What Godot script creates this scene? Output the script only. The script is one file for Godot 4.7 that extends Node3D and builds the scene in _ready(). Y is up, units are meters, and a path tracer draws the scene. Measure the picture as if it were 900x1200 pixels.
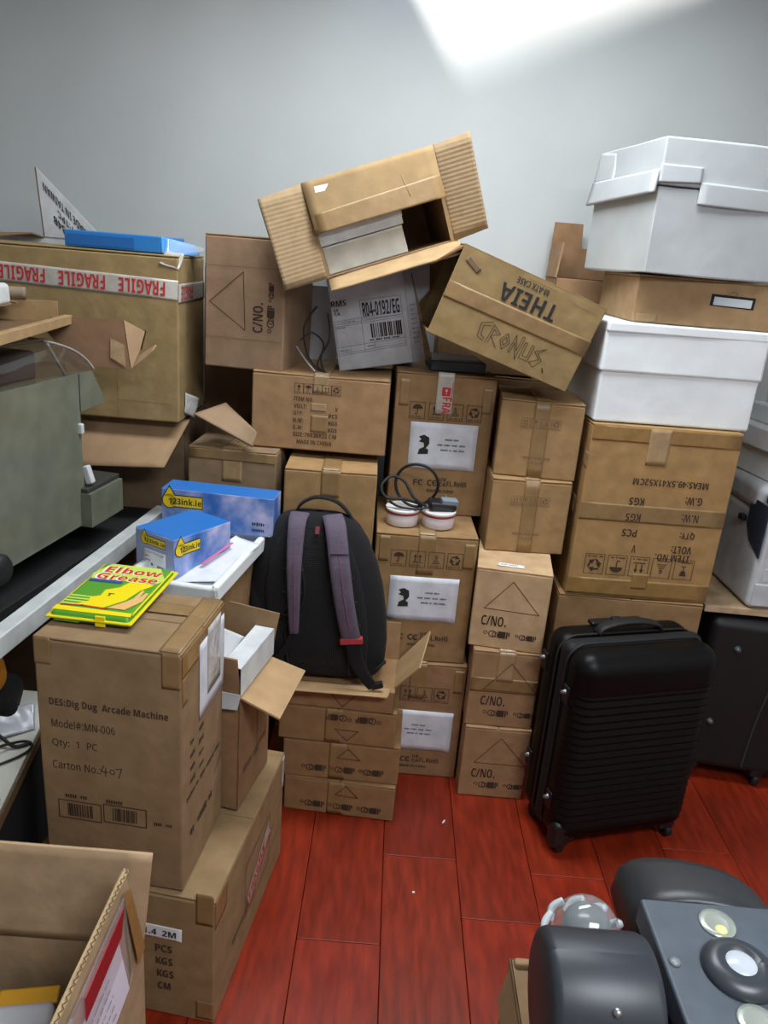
extends Node3D
# A storeroom corner: stacked cartons on a red plank floor, a backpack, suitcases and packing foam in front of a white wall.

var paper_noise: NoiseTexture2D
var grain_normal: NoiseTexture2D
var flute_normal: ImageTexture
var cloth_normal: ImageTexture
var foam_normal: NoiseTexture2D
var wall_normal: NoiseTexture2D
var streak: NoiseTexture2D
var cards := {}
var dims := {}
var taken := {}
var wob := FastNoiseLite.new()
var rng := RandomNumberGenerator.new()
var M := {}

# ---------------------------------------------------------------- printing on faces
class Ink:
	var st := SurfaceTool.new()
	var xf := Transform2D()
	var up := Vector3(0, 0, 1)
	var any := false
	func _init():
		st.begin(Mesh.PRIMITIVE_TRIANGLES)
	func tri(a: Vector2, b: Vector2, c: Vector2):
		var p = xf * a
		var q = xf * b
		var r = xf * c
		if (q - p).cross(r - p) > 0:
			var s = q
			q = r
			r = s
		for v in [p, q, r]:
			st.set_normal(up)
			st.add_vertex(Vector3(v.x, v.y, 0))
		any = true
	func quad(a, b, c, d):
		tri(a, b, c)
		tri(a, c, d)
	func rect(cx, cy, w, h):
		quad(Vector2(cx - w / 2, cy - h / 2), Vector2(cx + w / 2, cy - h / 2), Vector2(cx + w / 2, cy + h / 2), Vector2(cx - w / 2, cy + h / 2))
	func line(a: Vector2, b: Vector2, th):
		var t = (b - a).normalized() * th / 2
		var n = Vector2(-t.y, t.x)
		quad(a - t + n, a - t - n, b + t - n, b + t + n)
	func path(pts, th, closed := false):
		for i in pts.size() - (0 if closed else 1):
			line(pts[i], pts[(i + 1) % pts.size()], th)
	func frame(cx, cy, w, h, th):
		path([Vector2(cx - w / 2, cy - h / 2), Vector2(cx + w / 2, cy - h / 2), Vector2(cx + w / 2, cy + h / 2), Vector2(cx - w / 2, cy + h / 2)], th, true)
	func poly(pts):
		var pk = PackedVector2Array(pts)
		var ix = Geometry2D.triangulate_polygon(pk)
		for i in range(0, ix.size(), 3):
			tri(pk[ix[i]], pk[ix[i + 1]], pk[ix[i + 2]])
	func disc(c: Vector2, rx, ry, a0 := 0.0, a1 := TAU):
		for i in 16:
			var p = a0 + (a1 - a0) * i / 16.0
			var q = a0 + (a1 - a0) * (i + 1) / 16.0
			tri(c, c + Vector2(cos(p) * rx, sin(p) * ry), c + Vector2(cos(q) * rx, sin(q) * ry))
	func ring(c: Vector2, r, th, a0 := 0.0, a1 := TAU):
		for i in 16:
			var p = a0 + (a1 - a0) * i / 16.0
			var q = a0 + (a1 - a0) * (i + 1) / 16.0
			var u = Vector2(cos(p), sin(p))
			var v = Vector2(cos(q), sin(q))
			quad(c + u * (r - th / 2), c + u * (r + th / 2), c + v * (r + th / 2), c + v * (r - th / 2))
	func text(s: String, cx, cy, h, w := 0.0, rot := 0.0, bold := true, face := "Droid Sans"):
		var f = SystemFont.new()
		f.font_names = PackedStringArray([face])
		f.font_weight = 700 if bold else 400
		var t = TextMesh.new()
		t.font = f
		t.text = s
		t.font_size = 40
		t.pixel_size = 0.01
		t.depth = 0.0
		t.curve_step = 2.0
		var arr = t.get_mesh_arrays()
		var v: PackedVector3Array = arr[Mesh.ARRAY_VERTEX]
		if v.is_empty():
			return
		var ix = arr[Mesh.ARRAY_INDEX]
		var lo = Vector2(1e9, 1e9)
		var hi = -lo
		for p in v:
			lo = lo.min(Vector2(p.x, p.y))
			hi = hi.max(Vector2(p.x, p.y))
		var sy = h / (hi.y - lo.y)
		var sx = w / (hi.x - lo.x) if w > 0 else sy
		var mid = (lo + hi) / 2
		var r = Transform2D(deg_to_rad(rot), Vector2(cx, cy))
		var pts := PackedVector2Array()
		for p in v:
			pts.append(r * Vector2((p.x - mid.x) * sx, (p.y - mid.y) * sy))
		if ix != null and ix.size():
			for i in range(0, ix.size(), 3):
				tri(pts[ix[i]], pts[ix[i + 1]], pts[ix[i + 2]])
		else:
			for i in range(0, pts.size() - 2, 3):
				tri(pts[i], pts[i + 1], pts[i + 2])
	func barcode(cx, cy, w, h, sd := 1):
		var g = RandomNumberGenerator.new()
		g.seed = sd
		var x = -w / 2
		while x < w / 2:
			var b = w / 60.0 * g.randi_range(1, 3)
			rect(cx + x + b / 2, cy, b, h)
			x += b + w / 60.0 * g.randi_range(1, 3)
	func words(cx, cy, w, h, sd := 1):   # a line of print too small to read
		var g = RandomNumberGenerator.new()
		g.seed = sd
		var x = -w / 2
		while x < w / 2 - h:
			var b = min(h * g.randf_range(1.2, 4.0), w / 2 - x)
			var k = x
			while k < x + b - h * 0.3:
				rect(cx + k + h * 0.22, cy, h * 0.35, h * g.randf_range(0.6, 1.0))
				k += h * 0.55
			x += b + h * 0.7
	func umbrella(cx, cy, s):
		disc(Vector2(cx, cy + s * 0.05), s * 0.34, s * 0.3, 0, PI)
		line(Vector2(cx, cy + s * 0.05), Vector2(cx, cy - s * 0.25), s * 0.05)
		ring(Vector2(cx - s * 0.07, cy - s * 0.25), s * 0.07, s * 0.05, PI, TAU)
	func arrows(cx, cy, s):
		for d in [-0.17, 0.17]:
			rect(cx + s * d, cy - s * 0.06, s * 0.07, s * 0.36)
			tri(Vector2(cx + s * (d - 0.13), cy + s * 0.1), Vector2(cx + s * (d + 0.13), cy + s * 0.1), Vector2(cx + s * d, cy + s * 0.32))
		rect(cx, cy - s * 0.3, s * 0.7, s * 0.06)
	func limit(cx, cy, s, n := "5"):
		text(n, cx, cy + s * 0.16, s * 0.3)
		for k in 3:
			rect(cx, cy - s * (0.08 + 0.12 * k), s * (0.34 + 0.14 * k), s * 0.05)
	func glass(cx, cy, s):
		poly([Vector2(cx - s * .2, cy + s * .32), Vector2(cx + s * .2, cy + s * .32), Vector2(cx + s * .12, cy), Vector2(cx - s * .12, cy)])
		rect(cx, cy - s * 0.12, s * 0.05, s * 0.26)
		rect(cx, cy - s * 0.28, s * 0.3, s * 0.05)
	func recycle(cx, cy, s):
		for k in 3:
			var a = PI / 2 + TAU * k / 3.0
			var p = Vector2(cx, cy) + Vector2(cos(a + 0.75), sin(a + 0.75)) * s * 0.3
			var q = Vector2(cx, cy) + Vector2(cos(a), sin(a)) * s * 0.26
			var r = Vector2(cx, cy) + Vector2(cos(a - 0.7), sin(a - 0.7)) * s * 0.26
			line(p, q, s * 0.1)
			var d = (r - q).normalized()
			var n = Vector2(-d.y, d.x)
			tri(q + d * s * 0.3, q + d * s * 0.02 + n * s * 0.15, q + d * s * 0.02 - n * s * 0.15)
	func care(kinds, x0, x1, y, s, th := 0.0016):
		for i in kinds.size():
			var cx = lerpf(x0, x1, i / float(kinds.size() - 1))
			frame(cx, y, s, s * 1.1, th)
			match kinds[i]:
				"u": umbrella(cx, y + s * .06, s)
				"a": arrows(cx, y + s * .06, s * .9)
				"5": limit(cx, y + s * .06, s * .85, "5")
				"6": limit(cx, y + s * .06, s * .85, "6")
				"g": glass(cx, y + s * .06, s * .9)
				"r": recycle(cx, y + s * .06, s)
			words(cx, y - s * .42, s * .8, s * .09, i + 3)

# ---------------------------------------------------------------- nodes and names
func numbered(called: String) -> String:
	var n = taken.get(called, 0)
	taken[called] = n + 1
	return called if n == 0 else "%s_%03d" % [called, n]

func tag(o, label, category, group := ""):
	o.set_meta("label", label)
	o.set_meta("category", category)
	if group:
		o.set_meta("group", group)

func thing(called, label, category, at := Vector3.ZERO, turn := Vector3.ZERO, group := "") -> Node3D:
	var o := Node3D.new()
	o.name = numbered(called)
	add_child(o, true)
	o.position = at
	o.rotation_degrees = turn
	tag(o, label, category, group)
	return o

func part(called: String, mesh: Mesh, mat: Material, parent: Node, xf := Transform3D()) -> MeshInstance3D:
	var o := MeshInstance3D.new()
	o.mesh = mesh
	o.material_override = mat
	o.name = called
	parent.add_child(o, true)
	o.transform = xf
	return o

func single(called, label, category, mesh, mat, at := Vector3.ZERO, turn := Vector3.ZERO, group := "") -> MeshInstance3D:
	var o = part(numbered(called), mesh, mat, self)
	o.position = at
	o.rotation_degrees = turn
	tag(o, label, category, group)
	return o

func struct(called, mesh, mat, at := Vector3.ZERO) -> MeshInstance3D:
	var o = part(called, mesh, mat, self)
	o.position = at
	o.set_meta("kind", "structure")
	return o

# ---------------------------------------------------------------- shapes
func begin() -> SurfaceTool:
	var st := SurfaceTool.new()
	st.begin(Mesh.PRIMITIVE_TRIANGLES)
	return st

func tri(st: SurfaceTool, a: Vector3, b: Vector3, c: Vector3, n: Vector3):
	var f = (b - a).cross(c - a)
	if f.dot(n) > 0:
		var s = b
		b = c
		c = s
	for p in [a, b, c]:
		st.set_normal(n)
		st.add_vertex(p)

func quad(st, a, b, c, d, n):
	tri(st, a, b, c, n)
	tri(st, a, c, d, n)

func add_slab(st, a: Vector3, b: Vector3, c: Vector3, d: Vector3, t: float):   # a flat board between four corners
	var n = (b - a).cross(d - a).normalized()
	var o = n * t
	var p = [a, b, c, d]
	quad(st, a + o, b + o, c + o, d + o, n)
	quad(st, a, b, c, d, -n)
	var mid = (a + b + c + d) / 4
	for i in 4:
		var u = p[i]
		var v = p[(i + 1) % 4]
		var m = ((u + v) / 2 - mid)
		m = (m - n * m.dot(n))
		var e = (v - u).normalized()
		m = (m - e * m.dot(e)).normalized()
		quad(st, u, v, v + o, u + o, m)

func slab(a, b, c, d, t := 0.005) -> Mesh:
	var st = begin()
	add_slab(st, a, b, c, d, t)
	return st.commit()

# a sheet with gentle bends (noise) between four corners, with thickness
func sheet(a: Vector3, b: Vector3, c: Vector3, d: Vector3, t := 0.004, amp := 0.004, freq := 6.0, nu := 14, nv := 10) -> Mesh:
	var st = begin()
	var n = (b - a).cross(d - a).normalized()
	for side in 2:
		for j in nv + 1:
			for i in nu + 1:
				var u = i / float(nu)
				var v = j / float(nv)
				var p = a.lerp(b, u).lerp(d.lerp(c, u), v)
				var k = wob.get_noise_3dv(p * freq * 10.0) * amp
				st.set_smooth_group(side)
				st.add_vertex(p + n * (k + side * t))
		var base = side * (nu + 1) * (nv + 1)
		for j in nv:
			for i in nu:
				var q = base + j * (nu + 1) + i
				var o = [q, q + nu + 1, q + 1, q + 1, q + nu + 1, q + nu + 2] if side == 1 else [q, q + 1, q + nu + 1, q + 1, q + nu + 2, q + nu + 1]
				for k in o:
					st.add_index(k)
	var w = nu + 1
	var off = w * (nv + 1)
	var rim = []
	for i in nu: rim.append([i, i + 1])
	for j in nv: rim.append([j * w + nu, (j + 1) * w + nu])
	for i in nu: rim.append([nv * w + nu - i, nv * w + nu - i - 1])
	for j in nv: rim.append([(nv - j) * w, (nv - j - 1) * w])
	for e in rim:
		for k in [e[0], e[0] + off, e[1], e[1], e[0] + off, e[1] + off]:
			st.add_index(k)
	st.generate_normals()
	return st.commit()

func ticks(half: float, r: float, n: int) -> Array:
	var a = []
	for k in 4:
		a.append(-half + r * (1 - cos(k / 3.0 * PI / 2) * 1.0) if false else -half + r * k / 3.0)
	for k in range(1, n):
		a.append(lerpf(-half + r, half - r, k / float(n)))
	for k in 4:
		a.append(half - r * (3 - k) / 3.0)
	return a

# a box with rounded edges, centred at its base; disp(p, n) moves the surface along n
func rbox(s: Vector3, r := 0.004, seg := Vector3i(1, 1, 1), disp = null) -> Mesh:
	r = minf(r, minf(s.x, minf(s.y, s.z)) * 0.49)
	var h = s / 2
	var st = begin()
	var t = [ticks(h.x, r, seg.x), ticks(h.y, r, seg.y), ticks(h.z, r, seg.z)]
	var count = 0
	for ax in 3:
		var ua = (ax + 1) % 3
		var va = (ax + 2) % 3
		for sg in [-1.0, 1.0]:
			var nu = t[ua].size()
			var nv = t[va].size()
			for j in nv:
				for i in nu:
					var p = Vector3()
					p[ax] = sg * h[ax]
					p[ua] = t[ua][i]
					p[va] = t[va][j]
					var q = p.clamp(-h + Vector3.ONE * r, h - Vector3.ONE * r)
					var n = (p - q).normalized()
					var P = q + n * r
					if disp != null:
						var k = disp.call(P, n)
						var t1 = n.cross(Vector3(0.3, 0.8, 0.5)).normalized()
						var t2 = n.cross(t1)
						var e = 0.002
						var g = t1 * (disp.call(P + t1 * e, n) - k) / e + t2 * (disp.call(P + t2 * e, n) - k) / e
						P += n * k
						n = (n - g).normalized()
					st.set_normal(n)
					st.add_vertex(P + Vector3(0, h.y, 0))
			for j in nv - 1:
				for i in nu - 1:
					var a = count + j * nu + i
					var o = [a, a + nu, a + 1, a + 1, a + nu, a + nu + 1] if sg > 0 else [a, a + 1, a + nu, a + 1, a + nu + 1, a + nu]
					for k in o:
						st.add_index(k)
			count += nu * nv
	return st.commit()

func dented(amp: float, freq: float, off := Vector3.ZERO) -> Callable:
	return func(p: Vector3, _n: Vector3): return wob.get_noise_3dv((p + off) * freq * 10.0) * amp

func tube(pts: Array, r: float, n := 8, closed := false, flat := 1.0) -> Mesh:
	var st = begin()
	var c = pts.size()
	var prev = Vector3.ZERO
	for i in c:
		var a = pts[(i - 1 + c) % c] if closed or i > 0 else pts[i]
		var b = pts[(i + 1) % c] if closed or i < c - 1 else pts[i]
		var t = (b - a).normalized()
		var u = prev
		if i == 0:
			u = t.cross(Vector3.UP if absf(t.y) < 0.9 else Vector3.RIGHT).normalized()
		u = (u - t * u.dot(t)).normalized()
		prev = u
		var v = t.cross(u)
		for k in n:
			var an = TAU * k / n
			st.set_smooth_group(0)
			st.add_vertex(pts[i] + (u * cos(an) + v * sin(an) * flat) * r)
	for i in (c if closed else c - 1):
		var j = (i + 1) % c
		for k in n:
			var l = (k + 1) % n
			for q in [i * n + k, j * n + k, i * n + l, i * n + l, j * n + k, j * n + l]:
				st.add_index(q)
	if not closed:
		for k in range(1, n - 1):
			for q in [0, k, k + 1, (c - 1) * n, (c - 1) * n + k + 1, (c - 1) * n + k]:
				st.add_index(q)
	st.generate_normals()
	return st.commit()

func smooth(pts: Array, per := 8) -> Array:
	var out = []
	for i in pts.size() - 1:
		var p0 = pts[maxi(i - 1, 0)]
		var p3 = pts[mini(i + 2, pts.size() - 1)]
		for k in per:
			out.append((pts[i] as Vector3).cubic_interpolate(pts[i + 1], p0, p3, k / float(per)))
	out.append(pts[-1])
	return out

func lathe(profile: Array, n := 32) -> Mesh:   # profile of (radius, height), turned about y
	var st = begin()
	for i in profile.size():
		for k in n + 1:
			var a = TAU * k / n
			st.set_smooth_group(-1 if false else 0)
			st.add_vertex(Vector3(cos(a) * profile[i].x, profile[i].y, sin(a) * profile[i].x))
	for i in profile.size() - 1:
		for k in n:
			var a = i * (n + 1) + k
			for q in [a, a + n + 1, a + 1, a + 1, a + n + 1, a + n + 2]:
				st.add_index(q)
	st.deindex()
	st.set_smooth_group(0)
	st.index()
	st.generate_normals()
	return st.commit()

func prism(pts: Array, depth: float) -> Mesh:   # a flat outline in x, y given thickness along z
	var st = begin()
	var pk = PackedVector2Array(pts)
	var ix = Geometry2D.triangulate_polygon(pk)
	for z in [0.0, depth]:
		for i in range(0, ix.size(), 3):
			tri(st, Vector3(pk[ix[i]].x, pk[ix[i]].y, z), Vector3(pk[ix[i + 1]].x, pk[ix[i + 1]].y, z), Vector3(pk[ix[i + 2]].x, pk[ix[i + 2]].y, z), Vector3(0, 0, 1 if z == maxf(depth, 0.0) else -1))
	var ccw = not Geometry2D.is_polygon_clockwise(pk)
	for i in pk.size():
		var a = pk[i]
		var b = pk[(i + 1) % pk.size()]
		var e = (b - a).normalized()
		var n = Vector3(e.y, -e.x, 0) * (1 if ccw else -1)
		quad(st, Vector3(a.x, a.y, 0), Vector3(b.x, b.y, 0), Vector3(b.x, b.y, depth), Vector3(a.x, a.y, depth), n)
	return st.commit()

# ---------------------------------------------------------------- materials
func noise_tex(freq: float, lo: Color, hi: Color, sd: int, size := 512, oct := 4, kind := FastNoiseLite.TYPE_SIMPLEX_SMOOTH) -> NoiseTexture2D:
	var n = FastNoiseLite.new()
	n.noise_type = kind
	n.frequency = freq
	n.fractal_octaves = oct
	n.seed = sd
	var t = NoiseTexture2D.new()
	t.width = size
	t.height = size
	t.seamless = true
	t.noise = n
	var g = Gradient.new()
	g.set_color(0, lo)
	g.set_color(1, hi)
	t.color_ramp = g
	return t

func noise_normal(freq: float, strength: float, sd: int, size := 512, oct := 3) -> NoiseTexture2D:
	var t = noise_tex(freq, Color.BLACK, Color.WHITE, sd, size, oct)
	t.color_ramp = null
	t.as_normal_map = true
	t.bump_strength = strength
	return t

func stripes_normal(period: int, cross: bool, bump: float, sd: int) -> ImageTexture:
	var im = Image.create(256, 256, false, Image.FORMAT_RGBA8)
	var g = FastNoiseLite.new()
	g.seed = sd
	g.frequency = 0.02
	for y in 256:
		for x in 256:
			var v = 0.5 + 0.4 * sin(TAU * y / period) * (0.7 + 0.3 * g.get_noise_2d(x, y))
			if cross:
				v = 0.5 + 0.25 * sin(TAU * y / period) + 0.25 * sin(TAU * x / period)
			im.set_pixel(x, y, Color(v, v, v))
	im.bump_map_to_normal_map(bump)
	return ImageTexture.create_from_image(im)

func mat(c: Color, rough := 0.8, metal := 0.0) -> StandardMaterial3D:
	var m = StandardMaterial3D.new()
	m.albedo_color = c
	m.roughness = rough
	m.metallic = metal
	return m

func rgb8(r, g, b) -> Color:
	return Color(r / 255.0, g / 255.0, b / 255.0)

func worn(c: Color, rough: float, tex: Texture2D, scale: float, normal: Texture2D = null, ns := 0.3) -> StandardMaterial3D:
	var m = mat(c, rough)
	m.albedo_texture = tex
	m.uv1_triplanar = true
	m.uv1_scale = Vector3.ONE * scale
	if normal:
		m.normal_enabled = true
		m.normal_texture = normal
		m.normal_scale = ns
	return m

func card(r, g, b) -> StandardMaterial3D:   # corrugated board of a given tone
	var k = "%d %d %d" % [r, g, b]
	if not cards.has(k):
		var m = worn(rgb8(r, g, b), 0.78, paper_noise, 2.0, grain_normal, 0.35)
		m.metallic_specular = 0.35
		cards[k] = m
	return cards[k]

func materials():
	paper_noise = noise_tex(0.012, Color(0.86, 0.86, 0.86), Color(1, 1, 1), 3, 512, 5)
	grain_normal = noise_normal(0.008, 5.0, 5, 512, 4)
	foam_normal = noise_normal(0.02, 6.0, 8, 512, 4)
	wall_normal = noise_normal(0.01, 2.0, 9, 512, 4)
	flute_normal = stripes_normal(16, false, 3.0, 4)
	cloth_normal = stripes_normal(8, true, 2.0, 4)
	var foam_tone = noise_tex(0.006, Color(0.93, 0.93, 0.93), Color(1, 1, 1), 51)
	streak = noise_tex(0.02, Color(0.72, 0.7, 0.68), Color(1, 1, 1), 21, 512, 5)
	M.ink = mat(rgb8(62, 44, 34), 0.9)
	M.black_ink = mat(rgb8(40, 38, 38), 0.9)
	M.brown_ink = mat(rgb8(84, 54, 38), 0.9)
	M.faint_ink = mat(rgb8(112, 90, 68), 0.9)
	M.grey_ink = mat(rgb8(110, 112, 118), 0.9)
	M.red_ink = mat(rgb8(190, 40, 45), 0.7)
	M.tape = worn(rgb8(158, 122, 72), 0.28, paper_noise, 3.0, grain_normal, 0.5)
	M.tape_light = worn(rgb8(176, 146, 108), 0.25, paper_noise, 3.0, grain_normal, 0.6)
	M.tape_dull = worn(rgb8(150, 119, 78), 0.42, paper_noise, 3.0, grain_normal, 0.4)
	M.clear_tape = worn(rgb8(200, 196, 192), 0.2, paper_noise, 4.0, grain_normal, 0.9)
	M.white_tape = worn(rgb8(196, 190, 178), 0.35, paper_noise, 3.0, grain_normal, 0.4)
	M.paper = worn(rgb8(226, 228, 236), 0.7, paper_noise, 2.0)
	M.label_paper = mat(rgb8(226, 226, 228), 0.6)
	M.white_card = worn(rgb8(218, 220, 222), 0.6, paper_noise, 2.0, grain_normal, 0.2)
	M.cream_card = worn(rgb8(204, 202, 190), 0.6, paper_noise, 2.0, grain_normal, 0.2)
	M.grey_card = worn(rgb8(196, 196, 200), 0.65, paper_noise, 2.0, grain_normal, 0.25)
	M.foam_sheet = worn(rgb8(238, 242, 244), 0.6, foam_tone, 1.5, foam_normal, 0.08)
	M.foam = worn(rgb8(188, 192, 194), 0.8, foam_tone, 1.5, foam_normal, 0.06)
	M.foam.subsurf_scatter_enabled = true
	M.foam.subsurf_scatter_strength = 0.03
	M.eps = worn(rgb8(230, 234, 234), 0.8, foam_tone, 2.0, foam_normal, 0.1)
	M.black_plastic = worn(rgb8(22, 22, 25), 0.42, paper_noise, 4.0, foam_normal, 0.08)
	M.black_rubber = mat(rgb8(20, 20, 21), 0.6)
	M.shell = worn(rgb8(10, 9, 10), 0.42, paper_noise, 6.0, foam_normal, 0.12)
	M.shell.metallic_specular = 0.32
	M.zip = mat(rgb8(14, 14, 15), 0.7)
	M.stud = mat(rgb8(120, 122, 126), 0.35, 0.8)
	M.silver = mat(rgb8(178, 180, 184), 0.3, 0.9)
	M.machine = worn(rgb8(116, 118, 102), 0.22, paper_noise, 1.5)
	M.machine_dark = mat(rgb8(52, 53, 52), 0.5)
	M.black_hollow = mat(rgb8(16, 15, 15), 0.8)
	M.rail = worn(rgb8(214, 217, 216), 0.4, paper_noise, 2.0)
	M.smoke = mat(Color(0.22, 0.2, 0.2, 0.35), 0.06)
	M.smoke.transparency = BaseMaterial3D.TRANSPARENCY_ALPHA
	M.film = mat(Color(0.9, 0.93, 0.95, 0.12), 0.08)
	M.film.transparency = BaseMaterial3D.TRANSPARENCY_ALPHA
	M.printer = worn(rgb8(206, 208, 212), 0.45, paper_noise, 2.0)
	M.printer_dark = mat(rgb8(40, 46, 60), 0.35)
	M.wood = worn(rgb8(206, 178, 142), 0.6, streak, 1.0)
	M.cloth = worn(rgb8(17, 16, 19), 0.95, paper_noise, 6.0, cloth_normal, 0.6)
	M.cloth.uv1_scale = Vector3.ONE * 8
	M.mesh_cloth = worn(rgb8(21, 20, 22), 0.95, paper_noise, 6.0, cloth_normal, 0.9)
	M.mesh_cloth.uv1_scale = Vector3.ONE * 6
	M.strap = worn(rgb8(98, 86, 102), 0.9, paper_noise, 6.0, cloth_normal, 0.6)
	M.strap.uv1_scale = Vector3.ONE * 8
	M.stitch = mat(rgb8(120, 70, 92), 0.9)
	M.red_tag = mat(rgb8(170, 52, 54), 0.7)

# ---------------------------------------------------------------- cartons
func face(t: Node3D, f: String, e := 0.0016) -> Transform3D:
	var s: Vector3 = dims[t]
	match f:
		"R": return Transform3D(Basis(Vector3(0, 0, -1), Vector3(0, 1, 0), Vector3(1, 0, 0)), Vector3(s.x / 2 + e, s.y / 2, 0))
		"L": return Transform3D(Basis(Vector3(0, 0, 1), Vector3(0, 1, 0), Vector3(-1, 0, 0)), Vector3(-s.x / 2 - e, s.y / 2, 0))
		"T": return Transform3D(Basis(Vector3(1, 0, 0), Vector3(0, 0, -1), Vector3(0, 1, 0)), Vector3(0, s.y + e, 0))
	return Transform3D(Basis(), Vector3(0, s.y / 2, s.z / 2 + e))

func stamp(t: Node3D, ink: Ink, f := "F", m: Material = null, called := "printed_mark", e := 0.0018):
	part(called, ink.st.commit(), m if m else M.ink, t, face(t, f, e))

func strip(t: Node3D, f: String, u, v, w, h, m: Material, called := "tape", rot := 0.0, e := 0.0010) -> MeshInstance3D:
	var x = face(t, f, e)
	x = x * Transform3D(Basis(Vector3(0, 0, 1), deg_to_rad(rot)), Vector3(u, v, 0))
	var mesh = sheet(Vector3(-w / 2, -h / 2, 0), Vector3(w / 2, -h / 2, 0), Vector3(w / 2, h / 2, 0), Vector3(-w / 2, h / 2, 0), 0.0004, 0.0006, 8.0, 8, 8)
	return part(called, mesh, m, t, x)

# q: x, y, z of the base centre, width, height, depth, yaw, pitch, roll in degrees; seam "z" runs towards the viewer
func carton(called, label, group, q, m, seam := "z", tail := 0.09, tape: Material = null, tw := 0.048) -> Node3D:
	var t = thing(called, label, "box", Vector3(q[0], q[1], q[2]), Vector3(q[7] if q.size() > 7 else 0.0, q[6] if q.size() > 6 else 0.0, q[8] if q.size() > 8 else 0.0), group)
	var s = Vector3(q[3], q[4], q[5])
	dims[t] = s
	part("body", rbox(s - Vector3(0, 0.006, 0), 0.005, Vector3i(10, 10, 10), dented(0.0016, 0.9, t.position)), m, t)
	if seam == "":
		var lid = rbox(Vector3(s.x, 0.006, s.z), 0.003)
		part("top_panel", lid, m, t, Transform3D(Basis(), Vector3(0, s.y - 0.006, 0)))
		return t
	for k in [-1.0, 1.0]:
		var fs = Vector3(s.x / 2 - 0.002, 0.005, s.z) if seam == "z" else Vector3(s.x, 0.005, s.z / 2 - 0.002)
		var at = Vector3(k * s.x / 4, s.y - 0.0055, 0) if seam == "z" else Vector3(0, s.y - 0.0055, k * s.z / 4)
		var b = Basis(Vector3(0, 0, 1), k * 0.012) if seam == "z" else Basis(Vector3(1, 0, 0), -k * 0.012)
		part("flap", rbox(fs, 0.0022), m, t, Transform3D(b, at))
	var tp = tape if tape else M.tape
	if tail > 0:
		if seam == "z":
			strip(t, "T", 0, 0, tw, s.z, tp, "tape", 0, 0.0016)
			strip(t, "F", 0, s.y / 2 - tail / 2, tw, tail, tp)
		else:
			strip(t, "T", 0, 0, s.x, tw, tp, "tape", 0, 0.0016)
			strip(t, "R", 0, s.y / 2 - tail / 2, tw, tail, tp)
			strip(t, "L", 0, s.y / 2 - tail / 2, tw, tail, tp)
	return t

func shell(t: Node3D, s: Vector3, open: String, m: Material, th := 0.005):   # walls of an open carton; open names the missing sides
	dims[t] = s
	var x = s.x / 2
	var z = s.z / 2
	if not "B" in open: part("bottom", rbox(Vector3(s.x, th, s.z), th * .4), m, t)
	if not "T" in open: part("top", rbox(Vector3(s.x, th, s.z), th * .4), m, t, Transform3D(Basis(), Vector3(0, s.y - th, 0)))
	if not "L" in open: part("side_panel", rbox(Vector3(th, s.y, s.z), th * .4), m, t, Transform3D(Basis(), Vector3(-x + th / 2, 0, 0)))
	if not "R" in open: part("side_panel", rbox(Vector3(th, s.y, s.z), th * .4), m, t, Transform3D(Basis(), Vector3(x - th / 2, 0, 0)))
	if not "K" in open: part("back_panel", rbox(Vector3(s.x, s.y, th), th * .4), m, t, Transform3D(Basis(), Vector3(0, 0, -z + th / 2)))
	if not "F" in open: part("front_panel", rbox(Vector3(s.x, s.y, th), th * .4), m, t, Transform3D(Basis(), Vector3(0, 0, z - th / 2)))

func cno_print(t, dx := 0.0, dy := 0.0, sc := 1.0):
	var i = Ink.new()
	i.xf = Transform2D(0, Vector2(sc, sc), 0, Vector2(dx, dy))
	i.path([Vector2(-0.075, 0.0), Vector2(0.0, 0.093), Vector2(0.085, -0.002)], 0.0022, true)
	stamp(t, i, "F", M.brown_ink)
	i = Ink.new()
	i.xf = Transform2D(0, Vector2(sc, sc), 0, Vector2(dx, dy))
	i.text("C/NO.", -0.042, -0.038, 0.032, 0.074)
	chips(i, -0.062, -0.080)
	chips(i, 0.03, -0.080, 0.8)
	stamp(t, i)

func chips(i: Ink, x, y, s := 1.0):   # carton marks: two small emblems and a dark code block
	i.ring(Vector2(x, y + 0.003), 0.005 * s, 0.002)
	i.ring(Vector2(x + 0.02 * s, y), 0.010 * s, 0.0028)
	i.ring(Vector2(x + 0.028 * s, y - 0.001), 0.008 * s, 0.0024)
	i.rect(x + 0.048 * s, y, 0.022 * s, 0.022 * s)
	i.rect(x + 0.063 * s, y, 0.004 * s, 0.022 * s)
	i.rect(x + 0.069 * s, y + 0.004, 0.004 * s, 0.013 * s)

func slip(t, u, v, w, h, figure := true):
	strip(t, "F", u, v, w, h, M.paper, "paper_label", 0, 0.0014)
	var i = Ink.new()
	if figure:
		i.poly([Vector2(u - .076, v + .028), Vector2(u - .06, v + .034), Vector2(u - .044, v + .026), Vector2(u - .042, v + .006), Vector2(u - .052, v - .008), Vector2(u - .044, v - .012), Vector2(u - .044, v - .026), Vector2(u - .076, v - .028), Vector2(u - .072, v - .012), Vector2(u - .058, v - .004), Vector2(u - .06, v + .008), Vector2(u - .076, v + .012), Vector2(u - .068, v + .019)])
		i.words(u + .03, v + .022, .05, .006, 4)
		i.words(u + .03, v + .005, .095, .006, 5)
		i.words(u + .032, v - .011, .075, .006, 6)
	else:
		i.words(u + .0, v + .02, .05, .006, 4)
		i.words(u + .0, v + .004, .095, .006, 5)
		i.words(u + .0, v - .011, .075, .006, 6)
	stamp(t, i, "F", M.black_ink, "printed_mark", 0.0026)

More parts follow.
